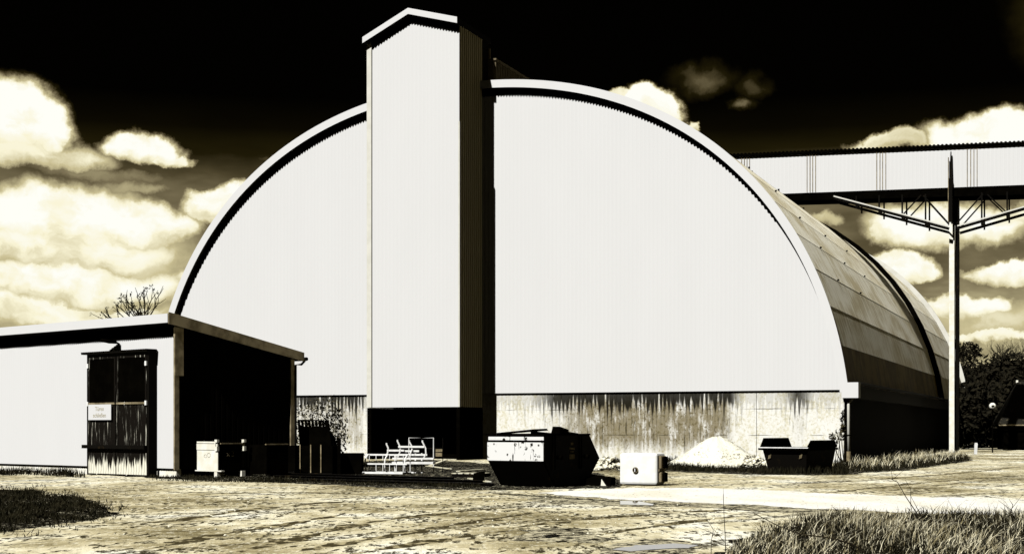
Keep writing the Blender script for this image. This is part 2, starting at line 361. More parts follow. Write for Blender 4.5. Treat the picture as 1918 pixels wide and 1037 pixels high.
# ------------------------------------------------------------------ ground
g = MB(); xs = np.unique(np.r_[-3000, -800, -200, np.linspace(-60, 80, 36), 200, 800, 3000]); ys = np.unique(np.r_[-200, -20, np.linspace(0, 160, 40), 300, 900, 4000])
g.v = [(x, y, 0) for y in ys for x in xs]; nx = len(xs)
g.f = [(j*nx+i, j*nx+i+1, (j+1)*nx+i+1, (j+1)*nx+i) for j in range(len(ys)-1) for i in range(nx-1)]
tag(g.build('ground', DIRT), kind='structure')
def sheet(name, mat, pix, z, kind='structure', smooth_n=0, ragged=.35):
    pts = [G(px, py) for px, py in pix]
    m = MB()
    if smooth_n:      # ragged outline
        ph = [rnd.uniform(0, 6.28) for _ in range(12)]; out = []; tt = 0.0
        for i in range(len(pts)):
            a, c_ = pts[i], pts[(i+1) % len(pts)]
            L_ = math.hypot(c_[0]-a[0], c_[1]-a[1]); n_ = max(2, int(L_/.12))
            for k in range(n_):
                t_ = k/n_; q = tt+t_*L_; amp = ragged*min(1, L_)
                o_ = amp*sum(math.sin(q*f_+ph[e_])*g_ for e_, (f_, g_) in enumerate(((.9, .5), (2.3, .35), (5.1, .25), (11, .16), (23, .1))))*min(1, 4*min(t_, 1-t_)+.25)
                o2 = amp*sum(math.sin(q*f_*1.1+ph[e_+5])*g_ for e_, (f_, g_) in enumerate(((.9, .5), (2.3, .35), (5.1, .25), (11, .16), (23, .1))))*.6
                out.append((a[0]+(c_[0]-a[0])*t_+o2, a[1]+(c_[1]-a[1])*t_+o_*1.6))
            tt += L_
        pts = out
    m.v = [(p[0], p[1], z) for p in pts]; m.f = [tuple(range(len(pts)))]
    return tag(m.build(name, mat), kind=kind)
sheet('soil_strip', SOIL, [(-60, 876), (120, 884), (330, 897), (500, 902), (700, 912), (940, 918), (1140, 914), (1180, 905), (1100, 880), (800, 860), (560, 866), (330, 875), (160, 866), (-60, 862)], .004, smooth_n=6)
sheet('concrete_apron', APRON, [(1010, 923), (1180, 913), (1300, 913), (1600, 925), (1918, 937), (2100, 943), (2300, 975), (1918, 966), (1850, 966), (1700, 960), (1560, 953), (1300, 941), (1200, 937), (1050, 927)], .008, smooth_n=4, ragged=.28)
sheet('soil_edge', MUD, [(930, 922), (1050, 928), (1200, 938), (1300, 942), (1560, 954), (1700, 961), (1850, 967), (1850, 975), (1600, 966), (1450, 958), (1300, 951), (1150, 946), (1000, 938)], .004, smooth_n=6)
sheet('mud_patch', MUD, [(930, 1002), (1000, 992), (1060, 988), (1110, 991), (1150, 1003), (1120, 1010), (1040, 1013), (960, 1011)], .004, smooth_n=6, ragged=.6)
sheet('mud_rim', MUD, [(1130, 1024), (1200, 1014), (1300, 1012), (1330, 1020), (1300, 1034), (1180, 1040), (1110, 1036)], .004, smooth_n=6, ragged=.5)
TRACK = speck('tyre_track_soil', (.045, .036, .016), (.36, .31, .18), 5.0, .50, .60, .95, spec=.02, stretch=(1, .5, 1), bump=.5)
def track(pix, w_=.20):
    pts = [mathutils.Vector(G(*q)) for q in pix]; P2 = []
    for i in range(len(pts)-1):
        n_ = max(2, int((pts[i+1]-pts[i]).length/.15))
        P2 += [pts[i].lerp(pts[i+1], k/n_) for k in range(n_)]
    for _ in range(6): P2 = [P2[0]]+[(P2[i-1]+P2[i]*2+P2[i+1])/4 for i in range(1, len(P2)-1)]+[P2[-1]]
    m = MB(); ph = rnd.uniform(0, 6)
    for i, p in enumerate(P2):
        d_ = (P2[min(i+1, len(P2)-1)]-P2[max(i-1, 0)]).normalized(); q = mathutils.Vector((-d_.y, d_.x, 0))
        e_ = min(1, i/8, (len(P2)-1-i)/8); k = w_*e_*(.5+.28*math.sin(i*.31+ph)+.18*math.sin(i*.83)+rnd.uniform(-.14, .14)); o_ = q*.05*math.sin(i*.13+ph)
        for sg in (-1, 1): v_ = p+o_+q*k*sg; m.v.append((v_.x, v_.y, .0025))
    m.f = [(2*i, 2*i+1, 2*i+3, 2*i+2) for i in range(len(P2)-1)]
    tag(m.build('tyre_track', TRACK), kind='structure')
for q in ([(960, 988), (1050, 978), (1150, 967), (1240, 961), (1340, 955), (1430, 953)], [(1130, 1001), (1200, 989), (1280, 977), (1340, 969), (1440, 963)], [(560, 1032), (700, 1009), (820, 986), (940, 969), (1030, 956)],
          [(420, 1040), (560, 1005), (700, 977), (850, 957), (960, 949)], [(300, 919), (420, 923), (560, 921), (700, 927)], [(640, 1040), (800, 1013), (920, 997), (980, 991)], [(1500, 906), (1650, 897), (1800, 885), (1918, 873)],
          [(1560, 922), (1700, 906), (1850, 894), (1930, 889)], [(200, 985), (320, 975), (460, 955), (600, 941), (720, 935)], [(260, 1030), (400, 1002), (520, 985), (640, 962)]): track(q, .30)
sheet('puddle', WATER, [(1152, 1030), (1190, 1021), (1260, 1018), (1306, 1021), (1290, 1027), (1230, 1029), (1180, 1033)], .012, smooth_n=3, ragged=.10)
sheet('puddle', WATER, [(1016, 1003), (1040, 1000), (1052, 1004), (1030, 1008)], .012, smooth_n=3, ragged=.08)
sheet('puddle', WATER, [(1160, 938), (1195, 939), (1226, 944), (1225, 946.5), (1160, 945)], .014, smooth_n=3, ragged=.08)

# ------------------------------------------------------------------ storage hall
A_H = 22.5; T0 = 21.15; ca, sa = math.cos(math.radians(A_H)), math.sin(math.radians(A_H))
H = Frame(17.0-T0*ca, 71.5+T0*sa, A_H)
PA, PB, PZ, PP = 21.35, 20.75, .3, 2.2
def prof(t):      # t 0..1 left eave to right eave around the arch
    x = -PA*math.cos(math.pi*t); return x
def arch(z, off=0.0): return (PA-off)*max(0, 1-(max(0, z-PZ)/(PB-off))**PP)**(1/PP)
def archz(x, off=0.0):
    q = 1-(abs(x)/(PA-off))**PP
    return PZ+(PB-off)*max(0, q)**(1/PP)
def archpts(off, n, z0):     # points from left eave to right eave at equal arc steps
    xs_ = []
    xe = arch(z0, off); th = np.linspace(0, math.pi, 2000)
    c_, s_ = np.cos(th), np.sin(th)
    x = -(PA-off)*np.sign(c_)*np.abs(c_)**(2/PP); z = PZ+(PB-off)*np.abs(s_)**(2/PP)
    k = z >= z0; x, z = x[k], z[k]; s = np.r_[0, np.cumsum(np.hypot(np.diff(x), np.diff(z)))]
    q = np.linspace(0, s[-1], n); return [(float(np.interp(v, s, x)), float(np.interp(v, s, z))) for v in q]
def corr(m, x0, x1, yb, depth, period, zb, zt, axis='x'):
    """trapezoid ribbed sheet; ribs stand towards -y (or +x for axis y); zb, zt may be functions"""
    pr = [(0, 0), (.18, 0), (.24, 1), (.58, 1), (1, 0)] if axis == 'x' else [(0, 0), (.34, 0), (.40, 1), (.94, 1), (1, 0)]
    us = []
    n = max(1, int(round((x1-x0)/period))); p = (x1-x0)/n
    for i in range(n):
        for (a, h) in pr[:-1]: us.append((x0+(i+a)*p, h))
    us.append((x1, 0))
    fz = lambda f_, u: f_(u) if callable(f_) else f_
    vs = []
    for u, h in us:
        for q in (zb, zt):
            vs.append((u, yb-h*depth, fz(q, u)) if axis == 'x' else (yb+h*depth, u, fz(q, u)))
    m.add(vs, [(2*i, 2*i+2, 2*i+3, 2*i+1) for i in range(len(us)-1)])
hall = thing('storage_hall', 'huge white barrel-roofed storage hall with stained concrete base wall', 'storage hall', (H.ox, H.oy, 0), A_H)
LEN = H.y(1812, T0+.3); JY = H.y(1752, T0-.3); OV = .36; BY = 32.0
m = MB(); xe = arch(3.7, .3)
corr(m, -xe, xe, 0, .009, .23, 3.66, lambda x: archz(x, .22)); m.build('gable_cladding', WHT, hall)
m = MB(); m.box(-20.95, H.x(1416, 0)-.012, .12, .5, -.3, 3.75).box(H.x(1416, 0)+.012, 20.95, .12, .5, -.3, 3.75); m.build('concrete_wall', CONC, hall)
m = MB(); m.box(H.x(1416, 0)-.012, H.x(1416, 0)+.012, .16, .45, -.3, 3.7); m.build('wall_joint', BLACK, hall)
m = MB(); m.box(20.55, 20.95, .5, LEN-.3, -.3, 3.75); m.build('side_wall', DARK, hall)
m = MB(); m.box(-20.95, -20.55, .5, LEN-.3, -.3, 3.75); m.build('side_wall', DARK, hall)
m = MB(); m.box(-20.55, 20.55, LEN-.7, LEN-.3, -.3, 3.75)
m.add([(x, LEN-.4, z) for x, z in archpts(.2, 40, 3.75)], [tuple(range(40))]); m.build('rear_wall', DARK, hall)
# roof in flat sheet rows
NR = 30; po = archpts(0, NR, 3.85)
def shell(y0, y1, off0, off1, n=NR, z0=3.85, lap=0.0, rows=None):
    m = MB(); a = archpts(off0, n, z0); c_ = archpts(off1, n, z0)
    for i in range(n-1):
        if rows and not rows(i): continue
        pa, pb, qa, qb = a[i], a[i+1], c_[i], c_[i+1]
        if lap:   # every sheet laps 3 cm over the one below
            up, low = (pb, pa) if pb[1] > pa[1] else (pa, pb)
            k = 1+lap/21
            low2 = (low[0]*k, low[1]); pa, pb = (low2, pb) if low is pa else (pa, low2)
        m.hexa([(pa[0], y0, pa[1]), (pb[0], y0, pb[1]), (pb[0], y1, pb[1]), (pa[0], y1, pa[1]), (qa[0], y0, qa[1]), (qb[0], y0, qb[1]), (qb[0], y1, qb[1]), (qa[0], y1, qa[1])])
    return m
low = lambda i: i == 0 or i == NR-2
b = MatB('shaded_skirt_sheet', .7, spec=.05); v = b.noise(b.map((.15, 3.2, .15)), 2.0, 5, .7); v2 = b.noise(b.map((.6, .6, .6)), 1.0, 5)
b.color(b.mix(b.rng(v, .60, .70), b.mix(b.rng(v2, .4, .6), (.07, .052, .02), (.17, .13, .055)), (.50, .42, .24))); ROOF_SHADE = b.m  # brown stands for the bottom row's shade; pale streaks are the sheet's own
shell(-OV+.05, JY, 0, .2, lap=.014, rows=lambda i: not low(i)).build('roof', ROOF, hall)
for k_ in (0, NR-2): shell(-OV+.05, JY, 0, .2, rows=lambda i: i == k_).build('shaded_skirt_sheets', ROOF_SHADE, hall)
shell(JY, JY+1.2, -.32, .2).build('roof_joint', BLACK, hall)
shell(JY+1.2, LEN, -.12, .2, lap=.014).build('roof', ROOF, hall)
# front and rear fascia rims
def rim(y0, y1, o0, o1, z0=3.5, n=110):
    a, c_ = archpts(o0, n, z0), archpts(o1, n, z0); m = MB()
    for i in range(n-1):
        m.hexa([(a[i][0], y0, a[i][1]), (a[i+1][0], y0, a[i+1][1]), (a[i+1][0], y1, a[i+1][1]), (a[i][0], y1, a[i][1]),
                (c_[i][0], y0, c_[i][1]), (c_[i+1][0], y0, c_[i+1][1]), (c_[i+1][0], y1, c_[i+1][1]), (c_[i][0], y1, c_[i][1])])
    return m
rim(-OV, -OV+.05, -.03, .40).build('fascia', WHT, hall)
rim(LEN, LEN+.3, -.5, .3).build('fascia', TRIM, hall)
# eave: end box, skirting along the side, gutter
for s_ in (1, -1):
    xa, xb = sorted((s_*20.87, s_*21.70))
    m = MB(); m.box(xa, xb, -OV-.03, .35, 3.24, 4.02); m.build('eave_box', WHT, hall)
    xa, xb = sorted((s_*21.00, s_*21.40))
    m = MB(); m.box(xa, xb, .36, LEN, 3.25, 3.9); m.build('eave_skirt', BLACKR, hall)
    m = MB(); m.tube([(s_*21.55, .4, 4.0), (s_*21.55, LEN, 4.0)], .09, 8); m.build('gutter', BLACKR, hall)
dp = MB(); dp.tube([(21.40, -.05, 3.26), (21.17, -.05, 3.0), (21.17, -.05, .55)], .075, 10); dpo = dp.build('downpipe', TRIM, hall, smooth=True)
m = MB(); m.tube([(21.17, -.05, .0), (21.17, -.05, .55)], .11, 10); m.build('pipe_foot', TAN, dpo)
m = MB(); m.box(20.95, 21.28, -.15, .12, 1.35, 1.40); m.build('bracket', BLACK, dpo)
m = MB(); m.box(20.95, 21.07, -.02, .5, -.1, 3.24); m.build('corner_post', BLACK, hall)
def eave_shade_teeth(m, x0, x1, y0, y1, ztop, zbot, period, tooth):  # black toothed strip drawn to the eave shadow's outline, painting that shadow
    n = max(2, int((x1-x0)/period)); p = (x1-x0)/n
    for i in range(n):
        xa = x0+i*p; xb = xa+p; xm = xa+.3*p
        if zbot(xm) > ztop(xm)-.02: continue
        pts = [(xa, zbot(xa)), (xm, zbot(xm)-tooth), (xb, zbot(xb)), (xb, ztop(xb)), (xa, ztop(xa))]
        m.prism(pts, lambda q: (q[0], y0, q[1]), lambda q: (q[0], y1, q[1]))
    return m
eave_shade_teeth(MB(), -20.6, 17.5, -.045, -.016, lambda x: archz(x, .36), lambda x: archz(x-.09, .40)-.33, .17, .11).build('toothed_eave_shade', BLACK, hall)  # black strip follows the fascia's cast shadow across the gable
# snow hooks on the roof
hk = MB()
for row in range(17, 27):
    x, z = po[row]
    for yy in (6.5, 14.5, 22.5):
        if rnd.random() < .75: hk.box(x, x+.10, yy, yy+.09, z, z+.09)
tag(hk.build('snow_hooks', BLACK, hall), kind='stuff')
# ridge gallery that brings the conveyor along the crown
m = MB(); corr(m, .8, BY+1, 1.3, .09, .25, 20.4, 22.45, 'y')
m.box(-1.3, 1.28, .8, BY+1, 20.4, 22.4).box(-1.45, 1.45, .8, BY+1, 22.46, 22.56); m.build('ridge_gallery', speck('dark_gallery_sheet', (.10, .08, .045), (.16, .13, .08), 1.0), hall)

# ------------------------------------------------------------------ elevator tower on the gable
TY = H.y(861, H.x(905, 0))
tx0, tx1 = H.x(688.5, TY), H.x(861, TY)
tower = thing('elevator_tower', 'tall white ribbed elevator tower with gabled top on the hall front', 'tower', H.w((tx0+tx1)/2, TY), A_H)
tw = tx1-tx0; hx0, hx1 = -tw/2, tw/2; mid = H.x(770, TY)-(tx0+tx1)/2
cxx = (tx0+tx1)/2
zL, zR, zP = H.z(84, tx0, TY), H.z(47, tx1, TY), H.z(30, H.x(770, TY), TY)
zB = H.z(762, cxx, TY)
def gz(x): return zL+(zP-zL)*(x-hx0)/(mid-hx0) if x < mid else zP+(zR-zP)*(x-mid)/(hx1-mid)
TD = -TY+.85
m = MB(); corr(m, hx0+.26, hx1-.03, .02, .009, .23, zB, lambda x: gz(x)-.02); m.build('front_cladding', WHT, tower)
m = MB(); m.box(hx0-.02, hx0+.27, -.06, .0, zB, gz(hx0+.1)-.02); m.build('corner_trim', TRIM, tower)
m = MB(); m.box(hx1-.06, hx1+.025, -.06, .10, zB, zR-5.2); m.build('corner_trim', TRIM, tower)
m = MB(); corr(m, .12, TD-.9, hx1-.19, .15, .26, zB, zR+.05, 'y'); m.build('side_cladding', SHEETD, tower)
m = MB(); m.box(hx1-.06, hx1-.045, TD-.92, TD, zB+1, zR+.04); m.build('side_cladding', DARK, tower)
m = MB(); m.box(hx1-.10, hx1+.04, TD-.02, TD+.12, archz(cxx+hx1)-.2, zR-.25); m.build('corner_trim', TAN, tower)
m = MB(); m.box(hx0, hx0+.02, .0, TD, zB, zL); m.build('side_cladding', WHT, tower)
m = MB(); m.box(hx0, hx1-.07, TD-.03, TD, zB, zL); m.build('rear_cladding', DARK, tower)
m = MB(); m.box(hx0+.02, hx1-.08, .03, TD-.05, zB-.02, zB+.04); m.build('soffit', BLACK, tower)
# roof slabs with white verge boards
th = .30
for (xa, za, xb, zb_) in ((hx0-.12, zL-.0, mid, zP), (mid, zP, hx1+.02, zR)):
    m = MB(); m.hexa([(xa, -.33, za+.02), (xb, -.33, zb_+.02), (xb, TD+.2, zb_+.02), (xa, TD+.2, za+.02), (xa, -.33, za+th), (xb, -.33, zb_+th), (xb, TD+.2, zb_+th), (xa, TD+.2, za+th)]); m.build('roof', DARK, tower)
    m = MB(); m.hexa([(xa, -.39, za+.0), (xb, -.39, zb_+.0), (xb, -.335, zb_+.0), (xa, -.335, za), (xa, -.39, za+th+.03), (xb, -.39, zb_+th+.03), (xb, -.335, zb_+th+.03), (xa, -.335, za+th+.03)]); m.build('verge_board', WHT, tower)
eave_shade_teeth(MB(), hx0+.27, hx1-.03, -.045, -.02, lambda x: gz(x)-.01, lambda x: gz(x)-.34, .17, .10).build('toothed_eave_shade', BLACK, tower)  # black teeth stand in for the shadow under the tower verge
# dark base below
m = MB(); xr = hx1-.02
m.box(hx0-.05, hx0+.2, .05, -TY-.02, -.2, zB-.03).box(xr-.2, xr, .05, -TY-.02, -.2, zB-.03).box(hx0+.2, xr-.2, 2.55, 2.8, -.2, zB-.03)
for k in range(5): m.box(hx0+.3+k*.95, hx0+1.15+k*.95, -TY-.35, -TY-.3, .1, zB-.3)
m.build('base', BLACK, tower)

# ------------------------------------------------------------------ conveyor bridge
bridge = thing('conveyor_bridge', 'long white ribbed conveyor bridge running from the hall roof to the right', 'conveyor bridge', H.w(0, BY), A_H)
bx1 = 46.0
# local x right along the bridge; front face y=-1.2
def bz(py0, px0, py1, px1):
    xa, xb = H.x(px0, BY-1.2), H.x(px1, BY-1.2); za, zb_ = H.z(py0, xa, BY-1.2), H.z(py1, xb, BY-1.2)
    return lambda x: za+(zb_-za)*(x-xa)/(xb-xa)
zt_, zb_, zc_ = bz(294, 1370, 270, 1918), bz(363, 1455, 346, 1918), bz(376, 1468, 364, 1918)
m = MB(); corr(m, .8, bx1, -1.15, .014, .28, zb_, zt_); m.build('wall_cladding', WHT, bridge)
def bslab(y0, y1, za, zb2, x0=.8, x1=bx1):
    m = MB(); return m.hexa([(x0, y0, za(x0)), (x1, y0, za(x1)), (x1, y1, za(x1)), (x0, y1, za(x0)), (x0, y0, zb2(x0)), (x1, y0, zb2(x1)), (x1, y1, zb2(x1)), (x0, y1, zb2(x0))])
m = bslab(-1.35, 1.35, lambda x: zt_(x)+.0, lambda x: zt_(x)+.16)
x = .8
while x < bx1:                     # ribbed roof edge
    m.box(x, x+.14, -1.37, 1.37, zt_(x)+.14, zt_(x)+.22); x += .28
m.build('roof', BLACK, bridge)
bslab(-1.1, 1.1, lambda x: zb_(x)+.01, lambda x: zt_(x)-.01).build('inner_wall', DARK, bridge)
bslab(-1.12, 1.12, zc_, lambda x: zb_(x)-.005).build('floor_beam', BLACK, bridge)
for pxs in ((1389, 1394, 1399, 1404), (1511.5, 1517, 1522, 1527.5), (1642, 1648, 1653, 1659), (1811.5, 1818, 1824, 1830)):
    m = MB()
    for q in pxs:
        xx = H.x(q, BY-1.2); m.box(xx-.018, xx+.018, -1.215, -1.19, zb_(xx)+.05, zt_(xx)-.05)
    m.build('sheet_joint', TAN, bridge)
# support
xs_ = H.x(1787, BY-.4); zk = H.z(418, xs_, BY)
mast = thing('bridge_support', 'slim lattice mast with spread arms carrying the conveyor bridge', 'support', H.w(xs_, BY), A_H)
mtop = zt_(xs_)-.35
m = MB(); m.box(-.33, .02, -.45, -.12, -.2, zk-.1); m.build('front_leg', CREAM, mast)
m = MB(); m.box(-.20, -.02, .28, .45, -.2, zc_(xs_)); m.build('rear_leg', BLACKR, mast)
m = MB(); m.box(.04, .28, -.10, .26, -.2, zk-.1); m.build('web', BLACKR, mast)
m = MB(); m.box(.20, .30, -.45, -.33, -.2, zc_(xs_)).box(.20, .30, .33, .45, -.2, zc_(xs_)); m.build('side_leg', BLACKR, mast)
m = MB(); m.box(-.2, .3, -.45, .45, zk-.1, zc_(xs_)-.01); m.build('mast_head', BLACKR, mast)
m = MB(); zz = .6; k = 0
while zz < zk-1:
    y0_, y1_ = (-.40, .40) if k % 2 else (.40, -.40)
    m.bar((.25, y0_, zz), (.25, y1_, zz+.8), .06); m.bar((.25, -.4, zz), (.25, .4, zz), .06); m.bar((-.1, y0_*.8, zz), (-.1, y1_*.8, zz+.8), .06)
    zz += .8; k += 1
m.build('lattice', TAN, mast)
xq = H.x(1780, BY-1.6)-xs_
m = MB(); m.box(xq-.12, xq+.12, -1.60, -1.32, zk-.1, zb_(xs_)+.6); zq = zb_(xs_)+.6; m.add([(xq-.08, -1.58, zq), (xq+.09, -1.58, zq), (xq+.09, -1.32, zq), (xq-.08, -1.32, zq), (xq, -1.5, mtop), (xq+.06, -1.5, mtop), (xq+.06, -1.38, mtop), (xq, -1.38, mtop)], [(0, 1, 5, 4), (1, 2, 6, 5), (2, 3, 7, 6), (3, 0, 4, 7), (4, 5, 6, 7)])
m.build('leg_top', BLACKR, mast)
m = MB(); m.box(xq-.16, xq-.122, -1.60, -1.34, zk-.1, mtop-.4); m.build('leg_plate', TAN, mast)
for sx in (-1, 1):
    xe_ = (H.x(1563, BY-1.0)-xs_) if sx < 0 else 8.6
    ze = zc_(xs_+xe_)+.10
    for yy in (-1.25, 1.25):
        m = MB(); a = (sx*.25, yy, zk-.55); c_ = (xe_, yy, ze); m.bar(a, c_, .13, .18); arm = m.build('arm', BLACKR, mast)
        if yy < 0:
            m = MB(); m.bar((sx*.3, yy-.10, zk-.38), (xe_, yy-.10, ze+.12), .05, .09); m.build('arm_flange', TRIM, arm)
    def pt(t_, up): return (sx*.25+(xe_-sx*.25)*t_, 0, zk-.45+(ze-zk+.45)*t_+up)
    def brace(a, c_, w_=.11): m = MB(); m.bar(a, c_, w_); m.build('brace', BLACKR, mast)
    for t_ in (.20, .40, .60, .80):
        p_ = pt(t_, 0); zt2 = zc_(xs_+p_[0])+.2
        for yy in (-1.25, 1.25): brace((p_[0], yy, p_[2]-.35), (p_[0], yy, zt2))
        brace((p_[0], -1.18, p_[2]-.1), (p_[0], 1.18, p_[2]-.1))
    for yy in (-1.25, 1.25):
        brace((sx*.25, yy, zk-.2), (sx*2.0, yy, zc_(xs_+sx*2.)+.1), .09)
        p_ = pt(.40, 0); brace((p_[0], yy, p_[2]), (p_[0]-sx*1.3, yy, zc_(xs_+p_[0])+.1), .09)

# ------------------------------------------------------------------ shed
A_S = 39.7; DS = 49.5
SH = Frame((329-CX)/F*DS, DS, A_S)
shed = thing('metal_shed', 'low white ribbed metal shed with side wall coloured black for shade and sloping roof', 'shed', (SH.ox, SH.oy, 0), A_S)
SL = -14.0; SD = SH.y(548, 0)
zf = SH.z(604, 0, -.43); 
zback = SH.z(672, 0, SD)
def sr(y): return zf+.02+(zback-zf)*(y+.43)/(SD+.43)      # roof underside
m = MB(); corr(m, SL, -.03, 0, .010, .135, .30, sr(0)); m.build('front_cladding', WHT, shed)
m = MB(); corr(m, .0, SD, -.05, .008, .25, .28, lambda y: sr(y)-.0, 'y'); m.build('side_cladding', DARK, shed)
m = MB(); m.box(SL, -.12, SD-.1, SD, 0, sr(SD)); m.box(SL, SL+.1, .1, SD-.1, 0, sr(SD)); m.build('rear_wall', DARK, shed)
eave_shade_teeth(MB(), SL, -.04, -.035, -.012, lambda x: sr(0)-.01, lambda x: zf-.42, .125, .07).build('toothed_eave_shade', BLACK, shed)  # shed's eave shadow drawn as a black toothed strip
m = MB(); m.box(SL, -.08, .09, .3, -.2, .36); m.build('plinth', CREAM, shed)
m = MB(); m.box(-.22, -.06, .3, SD, -.2, .30); m.build('plinth', BLACK, shed)  # side copy of the plinth, its shade put in as black
ye = SH.y(570, .22)
m = MB(); m.hexa([(SL, -.38, sr(-.38)), (.16, -.38, sr(-.38)), (.16, ye, sr(ye)), (SL, ye, sr(ye)), (SL, -.38, sr(-.38)+.1), (.16, -.38, sr(-.38)+.1), (.16, ye, sr(ye)+.1), (SL, ye, sr(ye)+.1)]); m.build('roof', DARK, shed)
m = MB(); m.box(SL, .13, -.44, -.385, zf, SH.z(587, 0, -.43)); m.build('front_fascia', WHT, shed)
m = MB(); m.hexa([(.165, -.44, zf-.04), (.22, -.44, zf-.04), (.22, ye, sr(ye)-.03), (.165, ye, sr(ye)-.03), (.165, -.44, zf+.36), (.22, -.44, zf+.36), (.22, ye, sr(ye)+.30), (.165, ye, sr(ye)+.30)]); m.build('side_fascia', TIN, shed)
m = MB(); m.box(-.03, .06, -.07, .30, 3.55, sr(.3)-.02).box(-.03, .04, -.07, .12, .25, 3.55); m.build('corner_flashing', TIN, shed)
m = MB(); m.box(-.02, .05, SD-.12, SD+.06, .2, sr(SD)-.03); m.build('corner_flashing', TIN, shed)
m = MB(); m.tube([(SL, ye+.06, sr(ye)+.06), (.30, ye+.06, sr(ye)+.06)], .07, 8); gt = m.build('gutter', BLACKR, shed)
m = MB(); m.tube([(.20, ye+.05, sr(ye)-.0), (.12, ye-.06, sr(ye)-.15), (.06, SD+.1, sr(SD)-.24), (.06, SD+.1, .1)], .045, 8); m.build('downpipe', BLACKR, gt)
# door porch
YP = -.38
dx0, dx1 = SH.x(163, YP), SH.x(275, YP)
zd = SH.z(664, dx0, YP)
m = MB(); m.box(dx0-.02, dx0+.08, YP+.01, -.05, 0, zd).box(dx1-.0, dx1+.10, YP+.01, -.05, 0, zd).box(dx0+.08, dx1, YP+.01, -.05, zd-.10, zd); m.build('door_frame', BLACKR, shed)
m = MB(); m.box(dx0-.2, dx1+.16, YP-.12, -.05, zd+.0, zd+.05)
xx = dx0-.2
while xx < dx1+.1: m.box(xx, xx+.07, YP-.13, -.05, zd+.05, zd+.085); xx += .14
m.build('door_hood', BLACKR, shed)
xm = (dx0+dx1)/2-.02; zm = SH.z(755, xm, YP); 
for (xa, xb) in ((dx0+.08, xm-.03), (xm+.03, dx1-.02)):
    m = MB(); fr = .09
    m.box(xa, xa+fr, YP, YP+.06, .06, zd-.10).box(xb-fr, xb, YP, YP+.06, .06, zd-.10).box(xa+fr, xb-fr, YP, YP+.06, .06, .06+fr).box(xa+fr, xb-fr, YP, YP+.06, zd-.19, zd-.10)
    dl = m.build('door_leaf', PLANK, shed)
    m = MB(); m.box(xa+fr, xb-fr, YP+.02, YP+.05, zm+.05, zd-.19); m.build('dark_panel', BLACK, dl)
    m = MB(); m.box(xa+fr, xb-fr, YP+.015, YP+.05, .15, zm-.05); m.build('plank_panel', PLANK, dl)
    m = MB(); m.box(xa+.02, xb-.02, YP-.03, YP, zm-.035, zm+.035); m.build('cross_rail', TIN, dl)
    xh = xb if xb > xm+.2 else xa
    for zh in (zm, zd-.42):
        m = MB(); m.box(xh-.05, xh+.05, YP-.05, YP, zh-.08, zh+.08); m.build('hinge', STEELW, dl)
zbar = SH.z(836, xm, YP)
m = MB(); m.box(dx0-.14, dx1+.02, YP-.14, YP-.03, zbar-.07, zbar+.06); m.build('door_bar', BLACKR, shed)
# sign on the door
sx0, sx1, sz0, sz1 = SH.x(168.5, YP), SH.x(211, YP), SH.z(786, dx0, YP), SH.z(757.5, dx0, YP)
sg = thing('door_sign', 'white rectangular sign with two faded lines on the left door leaf', 'sign', SH.w((sx0+sx1)/2, YP-.06, (sz0+sz1)/2), A_S)
hw, hh = (sx1-sx0)/2, (sz1-sz0)/2
m = MB(); m.box(-hw, hw, -.012, .012, -hh, hh); m.build('panel', WHT, sg)
INK = speck('faded_ink', (.30, .27, .17), (.42, .38, .27), 9)
def text(body, size, loc, parent, mat, name='lettering'):
    cu = bpy.data.curves.new('t', 'FONT'); cu.body = body; cu.size = size; cu.align_x = 'CENTER'; cu.align_y = 'CENTER'; cu.extrude = .002
    to = bpy.data.objects.new('t', cu); COL.objects.link(to)
    bpy.context.view_layer.update()
    me = bpy.data.meshes.new_from_object(to.evaluated_get(bpy.context.evaluated_depsgraph_get()))
    bpy.data.objects.remove(to)
    o = bpy.data.objects.new(name, me); COL.objects.link(o); me.materials.clear(); me.materials.append(mat)
    o.parent = parent; o.location = loc; o.rotation_euler = (math.radians(90), 0, 0); return o
text('Türen', .22, (0, -.016, hh*.42), sg, INK); text('schließen', .22, (0, -.016, -hh*.42), sg, INK)
# lamp over the door
lx = SH.x(222, -.1); lz = SH.z(655, lx, -.1)
lamp = thing('wall_lamp', 'dark outdoor lamp on a bent arm above the shed door', 'lamp', SH.w(lx, -.1, lz), A_S)
m = MB(); m.tube([(0, .06, -.1), (0, .02, .22), (-.05, -.15, .30)], .04, 8); m.build('arm', BLACK, lamp)
m = MB(); m.hexa([(-.10, -.34, .22), (0, -.12, .22), (-.1, 0, .24), (-.75, -.30, .34), (-.10, -.34, .30), (.02, -.12, .33), (-.1, 0, .36), (-.75, -.30, .38)])
m.hexa([(-.6, -.42, .31), (-.05, -.34, .22), (-.05, -.05, .22), (-.6, -.2, .31), (-.55, -.36, .42), (-.1, -.3, .36), (-.1, -.1, .36), (-.55, -.24, .42)]); m.build('lamp_head', BLACK, lamp)

